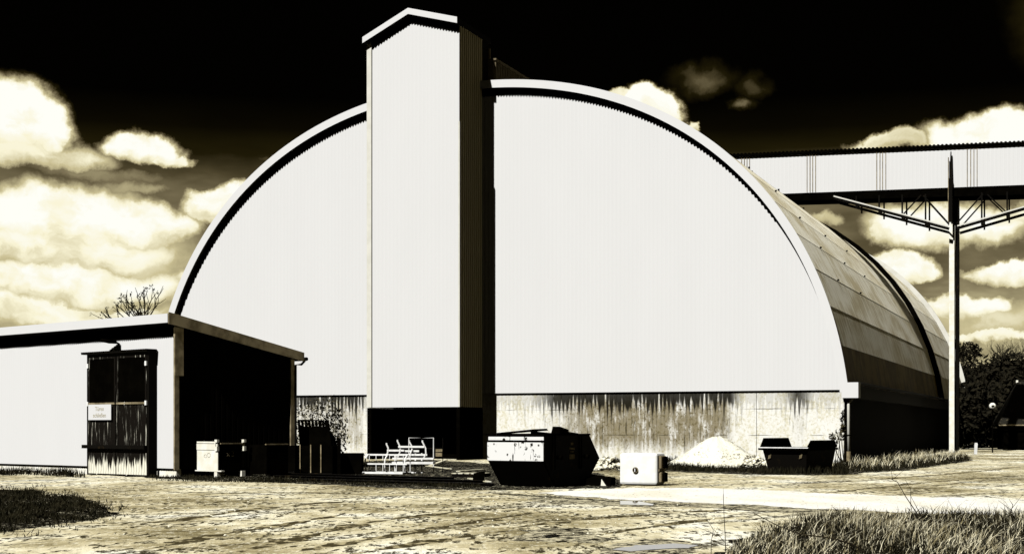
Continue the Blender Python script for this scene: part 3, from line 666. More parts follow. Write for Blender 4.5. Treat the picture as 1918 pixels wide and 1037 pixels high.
# ------------------------------------------------------------------ big skip
D1 = 40.5; A1 = 34.0
K1 = Frame((1020-CX)/F*D1, D1, A1)
x0 = K1.x(914, 0)
skip = thing('waste_skip', 'large dark waste skip with chipped white front panel, piled with rubbish', 'skip', K1.w(0, 0), A1)
zt1, zm1 = K1.z(815, 0, 0), K1.z(863, 0, 0)
yb = K1.y(1123, 0); yt = K1.y(1104, 0)
profl = [(0, zt1), (0, zm1), (.62, .06), (yb-.75, .06), (yb, K1.z(857, 0, yb)), (yt, zt1)]
m = MB(); t_ = .05
for xa, xb in ((x0, x0+t_), (-t_, 0)): m.prism(profl, lambda p: (xa, p[0], p[1]), lambda p: (xb, p[0], p[1]))
def plate(m, p, q, inset=.0):      # plate between the side walls along profile edge p-q
    n_ = mathutils.Vector((q[1]-p[1], -(q[0]-p[0]))).normalized()*.04
    m.prism([p, q, (q[0]+n_.x, q[1]+n_.y), (p[0]+n_.x, p[1]+n_.y)], lambda s_: (x0+t_, s_[0], s_[1]), lambda s_: (-t_, s_[0], s_[1]))
for i in (1, 2, 3, 4): plate(m, profl[i], profl[i+1])
m.box(x0+t_, -t_, 0, .04, zm1, zt1)
m.build('tub', BLACKR, skip)
m = MB(); m.box(x0-.0, -.02, -.035, -.004, zm1+.0, K1.z(828, 0, 0)); m.build('front_panel', CHIP, skip)
m = MB(); m.box(x0+.05, -.0, -.05, -.004, K1.z(824, 0, 0), K1.z(817.5, 0, 0)); m.build('rim', CHIP, skip)
m = MB(); m.box(x0-.03, .03, -.06, .06, zt1, zt1+.05); m.box(-.03, .04, .06, yt, zt1, zt1+.05); m.box(x0-.04, x0+.03, .06, yt, zt1, zt1+.05); m.build('rim_rail', BLACK, skip)
for px, w_, za, zb2 in ((1071, .07, 833, 828), (1071, .15, 841.5, 837.5), (1071, .10, 846, 844), (1071, .15, 859, 850)):
    yc = K1.y(px, 0); m = MB(); m.box(.002, .012, yc-w_, yc+w_, K1.z(za, 0, yc), K1.z(zb2, 0, yc)); m.build('sticker', TAN, skip)
for yy in (.45, yb*.62):
    m = MB(); m.box(0, .07, yy-.04, yy+.04, zm1-.25, zt1); m.build('rib', BLACK, skip)
for yy in (.7, yb-.9):
    m = MB(); m.tube([(0, yy, zm1+.1), (.16, yy, zm1+.1)], .06, 10); m.build('lifting_pin', BLACK, skip)
# rubbish
def rub(name, lab, cat, pts, loc=(0, 0, 0), mat=BLACK):
    m = MB(); m.hexa(pts); o = m.build(name, mat); o.location = K1.w(0, 0); o.rotation_euler = (0, 0, -math.radians(A1)); tag(o, lab, cat); return o
rub('rubbish_board', 'long flat black board lying across the rubbish in the large skip', 'board', [(x0+.05, .15, zt1+.02), (-.45, .15, zt1+.12), (-.45, .9, zt1+.14), (x0+.05, .9, zt1+.04), (x0+.05, .15, zt1+.06), (-.5, .15, zt1+.18), (-.5, .9, zt1+.2), (x0+.05, .9, zt1+.08)])
rub('cardboard_box', 'angular black box sticking up highest out of the large skip', 'box', [(-.62, 1.1, zt1-.4), (-.05, 1.0, zt1-.4), (-.05, 1.5, zt1-.4), (-.62, 1.5, zt1-.4), (-.42, 1.1, zt1+.26), (-.12, 1.0, zt1+.17), (-.12, 1.5, zt1+.17), (-.42, 1.5, zt1+.26)])
rub('rubbish_sack', 'lumpy black sack at the back end of the large skip', 'sack', [(-.75, 1.7, zt1-.4), (-.05, 1.6, zt1-.4), (-.05, 2.2, zt1-.4), (-.75, 2.2, zt1-.4), (-.6, 1.75, zt1+.10), (-.15, 1.7, zt1+.08), (-.15, 2.1, zt1+.06), (-.6, 2.1, zt1+.12)])
rub('rubbish_plank', 'short dark plank poking over the side of the large skip', 'plank', [(-1.1, .95, zt1-.1), (-.1, .55, zt1-.02), (-.1, .75, zt1-.02), (-1.1, 1.15, zt1-.1), (-1.1, .95, zt1+.12), (-.1, .55, zt1+.06), (-.1, .75, zt1+.06), (-1.1, 1.15, zt1+.12)])
m = MB()
for i in range(60):
    a, c_ = rnd.uniform(x0+.2, -.2), rnd.uniform(.2, yt-.1); s_ = rnd.uniform(.1, .25)
    m.box(a-s_, a+s_, c_-s_, c_+s_, zt1-.6, zt1-.25+rnd.uniform(0, .2))
o = m.build('rubbish', BLACKR); o.location = K1.w(0, 0); o.rotation_euler = (0, 0, -math.radians(A1)); tag(o, 'mixed dark rubbish filling the large skip', 'rubbish', kind='stuff')
# dark wedge beside the skip
gp = G(1122, 909)
wd = thing('steel_wedge', 'dark sloping steel wedge lying between the large skip and the white tank', 'steel scrap', gp, 20)
m = MB(); m.hexa([(-.62, 0, 0), (.33, 0, .0), (.30, .7, .0), (-.6, .7, .0), (-.55, .05, .22), (.36, .10, .22), (.34, .6, .24), (-.5, .6, .33)]); m.build('wedge_body', BLACK, wd)
m = MB(); m.add([(.06, -.02, 0), (.23, -.05, 0), (.08, -.02, .2), (.06, .02, 0), (.23, -.01, 0), (.08, .02, .2)], [(0, 1, 2), (5, 4, 3), (0, 3, 4, 1), (1, 4, 5, 2), (2, 5, 3, 0)]); m.build('wedge_bracket', CREAM, wd)
# white tank
D2 = 4505/(909.5-802); A2 = 24
K2 = Frame((1232-CX)/F*D2, D2, A2)
tank = thing('plastic_tank', 'white square plastic tank with round black-rimmed outlet standing on the yard', 'tank', K2.w(0, 0), A2)
xa = K2.x(1160, 0); ht = K2.z(848.5, 0, 0)
m = MB(); m.box(xa, -.02, 0, .8, .03, ht); m.build('tank_body', TANKM, tank, bevel=.07)
m = MB(); m.box(-.05, .07, .14, .62, .10, ht*.42).box(-.05, .07, .14, .62, ht*.52, ht-.08).box(-.04, .02, .1, .7, ht*.42, ht*.52); m.build('side_lug', TAN, tank, bevel=.03)
m = MB(); m.box(.07, .12, .3, .6, .12, ht*.40).box(.07, .12, .3, .6, ht*.54, ht-.1); m.build('side_recess', BLACK, tank)
xo, zo = K2.x(1190.5, 0), K2.z(880, 0, 0)
m = MB(); m.tube([(xo, .02, zo), (xo, -.05, zo)], .085, 20); oo = m.build('outlet', TAN, tank)
m = MB(); m.tube([(xo, -.04, zo), (xo, -.06, zo)], .065, 20); m.build('outlet_hole', BLACK, oo)
m = MB(); m.box(xo-.012, xo+.012, -.075, -.055, zo-.05, zo+.05); m.build('valve_lever', STEELW, oo)

# ------------------------------------------------------------------ small skip
D3 = 53.0; A3 = 36
K3 = Frame((1512-CX)/F*D3, D3, A3)
sk2 = thing('small_skip', 'small open black skip with raised end walls beside the gravel heap', 'skip', K3.w(0, 0), A3)
xl = K3.x(1424, 0); yr = K3.y(1567, 0)
z1 = K3.z(838, 0, 0); 
# tub tapered: top outline x xl..0, y 0..yr ; bottom inset
i1 = .17; tb = [(xl+.05, .05), (-.0, .05), (-.0, yr-.05), (xl+.05, yr-.05)]; bt = [(xl+i1*1.4, .25), (-.14, .25), (-.14, yr-.2), (xl+i1*1.4, yr-.2)]
m = MB()
for i in range(4):
    j = (i+1) % 4; a, c_ = tb[i], tb[j]; d_, e_ = bt[j], bt[i]
    n_ = mathutils.Vector((c_[1]-a[1], -(c_[0]-a[0]))).normalized()*-.04
    m.hexa([(a[0], a[1], z1), (c_[0], c_[1], z1), (d_[0], d_[1], .05), (e_[0], e_[1], .05), (a[0]+n_.x, a[1]+n_.y, z1), (c_[0]+n_.x, c_[1]+n_.y, z1), (d_[0]+n_.x, d_[1]+n_.y, .05), (e_[0]+n_.x, e_[1]+n_.y, .05)])
m.box(xl+i1*1.4, -.22, .35, yr-.35, .02, .06); m.build('tub', BLACKR, sk2)
m = MB(); m.box(xl-.05, .05, -.05, .05, z1-.02, z1+.015); m.build('rim', STEELW, sk2)
m = MB(); m.box(xl-.06, .06, -.06, .06, z1-.10, z1-.021).box(-.06, .07, .06, yr, z1-.1, z1-.02).box(xl-.06, xl+.06, .06, yr, z1-.1, z1-.02).box(xl+.06, -.06, yr-.08, yr, z1-.1, z1-.02); m.build('rim_rail', BLACK, sk2)
h3 = K3.z(824, 0, .4)
m = MB(); m.prism([(0, z1), (yr, z1), (yr-.25, h3), (.35, h3)], lambda p: (-.03, p[0], p[1]), lambda p: (.03, p[0], p[1])); m.build('end_wall', BLACK, sk2)
m = MB(); m.prism([(0.0, z1), (yr, z1), (yr-.3, h3+.08), (.3, h3+.08)], lambda p: (xl-.02, p[0], p[1]), lambda p: (xl+.04, p[0], p[1])); m.build('end_wall', BLACK, sk2)
for px in (1442, 1500):
    xx = K3.x(px, .1); zc = K3.z(854, xx, .1); m = MB(); m.hexa([(xx-.08, .10, zc-.10), (xx+.03, .10, zc-.06), (xx+.03, .16, zc-.06), (xx-.08, .16, zc-.10), (xx-.03, .05, zc+.04), (xx+.08, .05, zc+.08), (xx+.08, .11, zc+.08), (xx-.03, .11, zc+.04)]); m.build('lug_plate', TAN, sk2)

# ------------------------------------------------------------------ heaps
def heap(name, label, cat, px, py, w_, d_, h_, mat, seed, rocks=0, kindstuff=False):
    r = random.Random(seed); c0 = G(px, py); m = MB(); nr, na = 14, 40
    m.v = [(0, 0, h_)]
    for i in range(1, nr+1):
        t_ = i/nr
        for k in range(na):
            a = 2*math.pi*k/na; rr = t_*(1+.08*math.sin(3*a+seed)+.05*math.sin(7*a))
            z = h_*(.25*(1-t_)+.75*(.5+.5*math.cos(math.pi*min(1, t_**.86))))+r.uniform(-.07, .07)*(1-t_*.3)
            if i == nr: z = -.03
            m.v.append((rr*w_/2*math.cos(a), rr*d_/2*math.sin(a), z))
    m.f = [(0, 1+k, 1+(k+1) % na) for k in range(na)]
    for i in range(nr-1):
        for k in range(na): a, c_ = 1+i*na+k, 1+i*na+(k+1) % na; m.f.append((a, a+na, c_+na, c_))
    o = m.build(name, mat, smooth=True); o.location = c0; tag(o, label, cat); return o
heap('gravel_heap', 'pale conical gravel heap against the stained concrete wall', 'gravel heap', 1342, 874, 5.8, 4.4, 1.34, GRAVEL, 3)
def stones(name, label, cat, px0, px1, pyb, hmax, n, smin, smax, mat, seed, spread=3):
    r = random.Random(seed); m = MB()
    ico = [(0, 0, 1), (.9, 0, .4), (.28, .85, .45), (-.72, .53, .4), (-.72, -.53, .5), (.28, -.85, .4), (.72, .53, -.4), (-.28, .85, -.45), (-.9, 0, -.4), (-.28, -.85, -.4), (.72, -.53, -.4), (0, 0, -1)]
    fc = [(0, 1, 2), (0, 2, 3), (0, 3, 4), (0, 4, 5), (0, 5, 1), (1, 6, 2), (2, 7, 3), (3, 8, 4), (4, 9, 5), (5, 10, 1), (6, 7, 2), (7, 8, 3), (8, 9, 4), (9, 10, 5), (10, 6, 1), (11, 7, 6), (11, 8, 7), (11, 9, 8), (11, 10, 9), (11, 6, 10)]
    for i in range(n):
        t_ = r.random(); p = G(px0+(px1-px0)*t_, pyb+r.uniform(-spread, spread*.7)); s_ = r.uniform(smin, smax)
        hz_ = hmax*(1-abs(2*t_-1))*r.random()
        m.add([(p[0]+v[0]*s_*r.uniform(.7, 1.2), p[1]+v[1]*s_*r.uniform(.7, 1.2), hz_+s_*.4+v[2]*s_*.7*r.uniform(.7, 1.2)) for v in ico], fc)
    return tag(m.build(name, mat), label, cat, kind='stuff')
stones('rubble_heap', 'low heap of broken stones behind the large skip', 'rubble', 1108, 1172, 880, .55, 120, .07, .16, STONE, 5)
stones('rubble_spill', 'broken stones spilled at the right foot of the gravel heap', 'rubble', 1375, 1445, 876, .55, 130, .06, .15, STONE, 6)
stones('loose_stones', 'scattered small stones over the dirt yard', 'stones', 200, 1400, 965, 0, 300, .01, .028, STONE, 8, 55)

# ------------------------------------------------------------------ crate beside the shed
K4 = Frame((408-CX)/F*49.5, 49.5, A_S)
cr4 = thing('steel_crate', 'cream-fronted steel crate with corner posts beside the shade-black shed wall', 'crate', K4.w(0, 0), A_S)
xa = K4.x(366, 0); ya = K4.y(455, 0)
zt4 = K4.z(828, 0, 0)
m = MB(); m.box(xa, 0, 0, .03, .22, zt4-.28).box(xa+.04, -.0, -.02, .03, zt4-.26, zt4-.05).box(xa+.03, -.05, -.01, .03, zt4-.03, zt4+.03); m.build('front_panel', CREAM, cr4)
m = MB(); m.box(xa+.02, -.01, .03, ya, .2, zt4-.06); m.build('body', BLACK, cr4)
m = MB(); m.box(-.04, .04, .1, ya, zt4-.06, zt4-.02); m.build('top_rail', TAN, cr4)
for (xx, yy) in ((xa-.10, -.04), (-.12, -.05), (-.02, ya-.04)):
    m = MB(); m.box(xx, xx+.13, yy, yy+.10, zt4-.30, zt4-.14).box(xx, xx+.05, yy, yy+.1, zt4-.14, zt4).box(xx, xx+.13, yy, yy+.10, zt4, zt4+.1); m.build('corner_post', CREAM, cr4)
for (xx, yy) in ((xa-.12, -.06), (-.10, -.08), (-.1, ya-.1), (xa, ya-.1)):
    m = MB(); m.box(xx, xx+.16, yy, yy+.16, .0, .20); m.build('foot', CREAM, cr4)
m = MB(); m.box(xa-.12, .3, -.09, .06, .2, .235); m.build('base_rail', CREAM, cr4)
m = MB()
for (qx, qz, rr) in ((xa*.55, zt4*.60, .07), (xa*.40, zt4*.63, .09)):
    m.tube([(qx+rr*math.cos(t_), -.003, qz+rr*.8*math.sin(t_)) for t_ in np.linspace(0, 6.0, 16)], .006, 4)
m.build('scribble', TAN, cr4)
tx = text('x 2', .26, (.004, ya*.5, zt4*.66), cr4, TAN, 'marking'); tx.rotation_euler = (math.radians(90), 0, math.radians(90))
cr5 = thing('steel_bin', 'dark steel bin standing right behind the cream-fronted crate', 'bin', K4.w(.62, ya+.35), A_S)
m = MB(); m.box(-.7, .25, 0, 1.0, .08, 1.12); m.build('body', BLACK, cr5)
m = MB(); m.box(.2, .27, -.03, 1.0, 1.121, 1.16); m.build('rim', TAN, cr5)
# bins with pale posts
def posts_bin(pxs, px0, px1, pyb, pyt, label):
    D = 4505/(pyb-802.0); FR = Frame((px0-CX)/F*D, D, 12.0)
    t_ = thing('stillage', label, 'stillage', FR.w(0, 0), 12.0)
    xw = FR.x(px1, 0); z_ = FR.z(pyt, 0, 0)
    m = MB(); m.box(0, xw, .05, 1.0, .10, z_-.05); m.build('body', BLACK, t_)
    m = MB(); m.box(0, xw, -.02, 1.02, 0, .08); m.build('base', BLACKR, t_)
    for p in pxs:
        x_ = FR.x(p, 0); m = MB(); m.box(x_-.017, x_+.017, -.01, .03, .09, z_); m.build('post', TAN, t_)
posts_bin((505, 525), 498, 552, 886, 831, 'black stillage with two pale posts between the crate and the slotted panel')
posts_bin((562, 582, 601), 558, 622, 889, 832, 'black stillage with three pale posts in front of the slotted panel')
# slotted panel
D = 4505/(885-802.0); FR = Frame((566-CX)/F*D, D, 10.0)
sp = thing('slotted_panel', 'tall black steel panel with a row of slots along its top edge', 'steel panel', FR.w(0, 0), 10.0)
xt0, xt1, xb1 = FR.x(557, 0), FR.x(614, 0), FR.x(628, 0); z_ = FR.z(785, 0, 0)
def lean(x, z): return (x+(xt0-0)*z/z_, 0, z)
zs0, zs1 = z_-.27, z_-.06; wt = xt1-xt0
def slab(m, pts, y0=0, y1=.12): m.prism(pts, lambda p: (p[0], y0, p[1]), lambda p: (p[0], y1, p[1]))
m = MB()
f_ = lambda a, z: (xt0*z/z_+a*(xb1+(xt1-xt0-xb1)*z/z_), z)
slab(m, [f_(0, 0), f_(1, 0), f_(1, zs0), f_(0, zs0)]); slab(m, [f_(0, zs1), f_(1, zs1), f_(1, z_-.03), f_(0, z_)])
ns = 8
for k in range(ns): slab(m, [f_(k/ns*.9+.0, zs0), f_(k/ns*.9+.055, zs0), f_(k/ns*.9+.055, zs1), f_(k/ns*.9, zs1)], .002, .118)
slab(m, [f_(.88, zs0), f_(1, zs0), f_(1, zs1), f_(.88, zs1)], .002, .118)
m.build('panel', BLACK, sp)
m = MB(); slab(m, [f_(.97, 0), f_(1.05, 0), f_(1.05, z_*.55), f_(.97, z_*.75)], .12, .5); m.build('side_rib', BLACK, sp)
# dark low box and post right of it
D = 52.0
m = MB(); m.box(0, 1.0, 0, .8, 0, .78); o = m.build('steel_trough', BLACK); o.location = ((622-CX)/F*D, D+.8, 0); tag(o, 'low black trough right of the slotted panel', 'trough')
m = MB(); m.box(-.06, .06, -.06, .06, 0, 1.36); m.box(-.08, .08, -.08, .08, 0, .05); o = m.build('steel_post', BLACK); o.location = ((637-CX)/F*D, D-.3, 0); tag(o, 'short dark upright post at the left end of the ladder cage', 'post')
# ladder cages
A6 = 22.0; D6 = 53.5; K6 = Frame((647-CX)/F*D6, D6, A6)
cage = thing('ladder_cage', 'white hooped ladder cage lying along the ground', 'ladder cage', K6.w(0, 0), A6)
Lc = K6.x(762, 0); z_ = K6.z(852, 0, 0)+.04
def hoop(x, r=.026):
    pts = []
    for k in range(9):
        a = math.pi*(k/8)-math.pi/2
        pts.append((x, -.34*math.cos(a)+.30, z_*.52+z_*.46*math.sin(a)))
    return MB().tube(pts, .03, 6)
for k in range(4): hoop(Lc*(.01+k*.32)).build('hoop', STEELW, cage)
for (yy, zz, s_) in ((.30, z_*.98, .03), (-.05, z_*.52, .026), (.30, z_*.06, .03)):
    m = MB(); m.box(-.02, Lc+.03, yy-.02, yy+.02, zz-s_, zz+s_); m.build('strap', STEELW, cage)
m = MB()
m.box(-.05, Lc+.02, .55, .60, z_*.95, z_*1.0).box(-.05, Lc+.02, .55, .60, .03, .08)
for k in range(9): m.bar((Lc*(k+.5)/9, .575, .09), (Lc*(k+.5)/9, .575, z_*.93), .022)
m.build('ladder', STEELW, cage)
m = MB(); m.box(0, Lc, -.25, -.15, .02, .09); o = m.build('steel_bar', STEELW); o.location = K6.w(0, -.1); o.rotation_euler = (0, 0, -math.radians(A6)); tag(o, 'white flat bar on the ground in front of the ladder cage', 'bar')
# second cage piece on top
K7 = Frame((725-CX)/F*54.3, 54.3, 8.0)
c2 = thing('cage_section', 'white cage section with upturned ends stacked behind the ladder cage', 'cage section', K7.w(0, 0, 0), 8.0)
for px, zt2, zb2, k in ((725, 829, 852, .05), (746, 823, 856, .08), (768, 824, 852, .08), (793, 824, 862, .1)):
    xx = K7.x(px, 0); a, c_ = K7.z(zb2, xx, 0), K7.z(zt2, xx, 0)
    m = MB(); m.tube([(xx-k*.2, 0, a), (xx+k, 0, a+(c_-a)*.35), (xx+k*.9, 0, a+(c_-a)*.6), (xx-k*.4, 0, c_-.05), (xx-k*.3, 0, c_)], .032, 6); m.build('hoop', STEELW, c2)
for (pa, pb, py, yy) in ((725, 757, 843, 0), (746, 795, 836, -.03), (757, 785, 844, .05), (746, 800, 851, .0), (735, 812, 858, -.05)):
    xa_, xb_ = K7.x(pa, yy), K7.x(pb, yy); zz = K7.z(py, xa_, yy); m = MB(); m.box(xa_, xb_, yy-.02, yy+.02, zz-.035, zz+.035); m.build('strap', STEELW, c2)
for px in (740, 760, 778, 790):
    xx = K7.x(px, .1); m = MB(); m.box(xx-.025, xx+.025, .08, .12, .0, K7.z(848, xx, .1)); m.build('leg', STEELW, c2)
m = MB(); xa_, xb_ = K7.x(735, -.1), K7.x(812, -.1); m.box(xa_, xb_, -.2, .3, K7.z(868, 0, 0), K7.z(864, 0, 0)); m.build('shelf', STEELW, c2)
fr = thing('tube_frame', 'thin white rectangular tube frame standing upright behind the cages', 'frame', K7.w(0, .5, 0), 8.0)
xa_, xb_ = K7.x(766, .5), K7.x(812, .5); za_, zb2 = .0, K7.z(819.5, xa_, .5)
MB().tube([(xa_, 0, za_), (xa_, 0, zb2), (xb_, 0, zb2), (xb_, 0, za_)], .022, 6).build('frame_tube', STEELW, fr)
ct = thing('control_box', 'small pale box on a thin dark stand against the black tower base', 'box', K7.w(K7.x(822, 1.0), 1.0, 0), 8.0)
m = MB(); m.box(-.13, .13, 0, .15, .62, .9); m.build('case', TAN, ct)
m = MB(); m.box(-.95, .14, .02, .06, .905, .95).box(-.95, .14, .02, .06, .53, .56).box(.141, .16, 0, .05, 0, 1.35); m.build('stand', BLACKR, ct)
# beams
for i, (a, c_, h_, w_, lab) in enumerate(((G(500, 889), G(850, 898), .09, .2, 'long dark steel beam, rear one of the three below the stillages'), (G(515, 894), G(905, 904), .09, .2, 'long dark steel beam, middle one of the three below the stillages'), (G(560, 900), G(925, 910), .08, .2, 'long dark steel beam, front one of the three below the ladder cage'))):
    p0, p1 = mathutils.Vector(a), mathutils.Vector(c_)
    d_ = p1-p0; ang = math.atan2(d_.y, d_.x); L_ = d_.length
    m = MB(); m.box(0, L_, -w_/2, w_/2, 0, .02).box(0, L_, -.012, .012, .02, h_-.02).box(0, L_, -w_/2, w_/2, h_-.02, h_)
    o = m.build('steel_beam', BLACKR); o.location = a; o.rotation_euler = (0, 0, ang); tag(o, lab, 'beam', 'steel beams lying by the cages')
# pallet and boards
pl = thing('wooden_pallet', 'pale wooden pallet lying left of the large skip', 'pallet', G(846, 893), 18)
for k in range(3):
    m = MB(); m.box(0, 1.15, k*.38, k*.38+.10, 0, .12); m.build('bearer', BLACKR, pl)
for k in range(5):
    m = MB(); m.box(k*.24, k*.24+.17, -.02, .9, .121, .145); m.build('deck_board', WOODL, pl)
for (p, q, lab) in ((G(800, 874), G(842, 880), 'thin pale board on the ground between the cages and the pallet'), (G(806, 873), G(836, 866), 'thin pale board raised at one end behind the pallet'), (G(858, 884), G(905, 881), 'pale board laid across beside the pallet'), (G(850, 902), G(872, 903), 'short pale board lying in front of the pallet'), (G(880, 898), G(915, 905), 'slanting pale board at the left foot of the large skip')):
    m = MB(); a, c_ = mathutils.Vector(p), mathutils.Vector(q); a.z = .05; c_.z = .16 if 'raised' in lab else .06; m.bar(a, c_, .18, .03); tag(m.build('board', WOODL), lab, 'board', 'loose boards by the pallet')
m = MB(); m.hexa([(0, 0, 0), (.38, 0, 0), (.38, .5, 0), (0, .5, 0), (.06, .05, .28), (.42, .02, .36), (.40, .45, .36), (.04, .45, .28)]); o = m.build('concrete_block', BLACK); o.location = G(884, 903); tag(o, 'dark tilted block between the pallet and the large skip', 'block')

# ------------------------------------------------------------------ right background
def leafcloud(m, r, c, rad, n, s, squash=.8):
    for i in range(n):
        while True:
            v = mathutils.Vector((r.uniform(-1, 1), r.uniform(-1, 1), r.uniform(-1, 1)))
            if v.length < 1: break
        p = mathutils.Vector((c[0]+v.x*rad, c[1]+v.y*rad, c[2]+v.z*rad*squash))
        a = mathutils.Vector((r.gauss(0, 1), r.gauss(0, 1), r.gauss(0, 1))).normalized(); b_ = a.orthogonal().normalized()
        k = s*r.uniform(.6, 1.3); m.add([p-a*k, p+b_*k*.45, p+a*k, p-b_*k*.45], [(0, 1, 2, 3)])
def limb(m, r, p, d, L_, rad, depth, tips):
    q = [p]; dd = d.copy()
    for i in range(3):
        dd = (dd+mathutils.Vector((r.uniform(-.2, .2), r.uniform(-.2, .2), r.uniform(-.05, .15)))).normalized(); q.append(q[-1]+dd*L_/3)
    m.tube(q, rad, 5, rad*.55, cap=False); tips.append(q[-1])
    if depth > 0:
        for k in range(r.choice((2, 3, 3))):
            st = q[r.choice((2, 3))] if k else q[3]
            nd = (dd+mathutils.Vector((r.uniform(-.8, .8), r.uniform(-.8, .8), r.uniform(-.1, .6)))).normalized()
            limb(m, r, st, nd, L_*r.uniform(.6, .8), rad*.55, depth-1, tips)
def tree(name, label, px, D, h_, w_, seed, n, leafs=.35, bare=False, trunk=.35, depth=4, group=None, leafr=.0):
    r = random.Random(seed); t_ = thing(name, label, 'tree', ((px-CX)/F*D, D, 0), 0, group)
    m = MB(); tips = []
    m.tube([(0, 0, -.2), (.1, 0, trunk*h_*.5), (0, .1, trunk*h_)], h_*.028, 8, h_*.018)
    base_ = mathutils.Vector((0, .1, trunk*h_))
    for k in range(4):
        limb(m, r, base_, mathutils.Vector((r.uniform(-.6, .6), r.uniform(-.6, .6), 1)).normalized(), h_*(1-trunk)*.36, h_*.013, depth, tips)
    m.build('trunk', BARK, t_)
    cm = MB()
    if bare:
        for p in tips:
            if r.random() < leafr: leafcloud(cm, r, p, w_*.05, 4, leafs)
    else:
        for k in range(n):
            a = r.uniform(0, 6.28); rr = math.sqrt(r.random())*w_*.5; z = h_*(r.uniform(.08, .86)); rr *= (1-max(0, z/h_-.5)*1.2)
            leafcloud(cm, r, (rr*math.cos(a), rr*math.sin(a), z), w_*r.uniform(.10, .2), 70, leafs)
    if cm.v: cm.build('crown', LEAFD, t_)
    return t_
for i, (px, D, h_, w_, lab) in enumerate(((1815, 150, 9.3, 8, 'dense dark tree just right of the bridge mast'), (1850, 140, 8.7, 7, 'dense dark tree behind the white globe lamp'), (1885, 150, 9.6, 8, 'dense dark tree behind the left end of the tiled roof'), (1925, 142, 10.2, 9, 'dense dark tree at the right picture edge'), (1835, 125, 6.0, 7, 'low dark bushy tree left of the tiled house'), (1790, 160, 8.0, 8, 'dense dark tree half hidden behind the bridge mast'))):
    tree('dense_tree', lab, px, D, h_, w_, 20+i, 75, .34, group='dark trees on the right', depth=2)
tree('bare_tree', 'small bare tree rising above the dark trees behind the mast', 1808, 158, 11.6, 5, 41, 0, .28, True, .5, 4, leafr=.8)
tree('bare_tree', 'bare twiggy tree above the tiled house at the right edge', 1898, 158, 11.8, 6, 42, 0, .22, True, .45, 5, leafr=.0)
tree('bare_tree', 'thin bare treetops between the two taller bare trees', 1868, 160, 9.9, 5, 43, 0, .22, True, .45, 4, leafr=.15)
tree('bare_tree', 'small bare tree showing over the shed roof', 283, 75, 9.6, 3, 44, 0, .07, True, .5, 3, leafr=.5)
tree('bare_tree', 'low twiggy bush top peeping over the shed roof left of the bare tree', 218, 76, 7.1, 3, 47, 0, .07, True, .45, 3, leafr=.3)
# house
HD = 112.0; KH = Frame((1880-CX)/F*HD, HD, 15)
house = thing('tiled_house', 'low dark house with hipped tiled roof in front of the trees', 'house', KH.w(0, 0), 15)
m = MB(); m.box(0, 9, 0, 7, 0, 2.1); m.build('wall', BLACK, house)
zr_ = KH.z(714, .6, 3.5)
m = MB(); m.add([(-.4, -.4, 2.05), (9.4, -.4, 2.05), (9.4, 7.4, 2.05), (-.4, 7.4, 2.05), (1.3, 3.5, zr_), (7.5, 3.5, zr_)], [(0, 1, 5, 4), (1, 2, 5), (2, 3, 4, 5), (3, 0, 4), (0, 3, 2, 1)]); rf = m.build('roof', TILE, house)
m = MB(); m.box(1.2, 1.36, 3.42, 3.58, zr_-.1, zr_+.10); m.build('ridge_cap', CREAM, rf)
m = MB(); m.box(-.4, 9.4, -.52, -.42, 1.93, 2.02); m.build('gutter', TIN, house)
# globe on post, marker post
gl = thing('globe_lamp', 'small round white globe lamp before the dark trees', 'lamp', ((1859-CX)/F*100, 100, 0))
m = MB(); zc = EYE+(HOR-760)/F*100; R_ = .24
for i in range(9):
    for k in range(16):
        a, c_ = math.pi*i/8, 2*math.pi*k/16; m.v.append((R_*math.sin(a)*math.cos(c_), R_*math.sin(a)*math.sin(c_), zc+R_*math.cos(a)))
m.f = [(i*16+k, i*16+(k+1) % 16, (i+1)*16+(k+1) % 16, (i+1)*16+k) for i in range(8) for k in range(16)]
m.build('globe', CREAM, gl, smooth=True)
m = MB(); m.tube([(0, 0, 0), (0, 0, zc-.2)], .05, 8).tube([(0, 0, zc+.2), (0, 0, zc+.36)], .03, 6).box(-.14, .03, -.26, -.2, zc-.03, zc+.06); m.build('post', BLACK, gl)
p = G(1827, 850); m = MB(); m.box(-.09, .09, -.06, .06, 0, .72); m.box(-.07, .07, -.05, .05, .72, .76); o = m.build('marker_post', STEELW); o.location = p; o.rotation_euler = (0, .06, 0); tag(o, 'short white marker post by the track right of the mast', 'post')

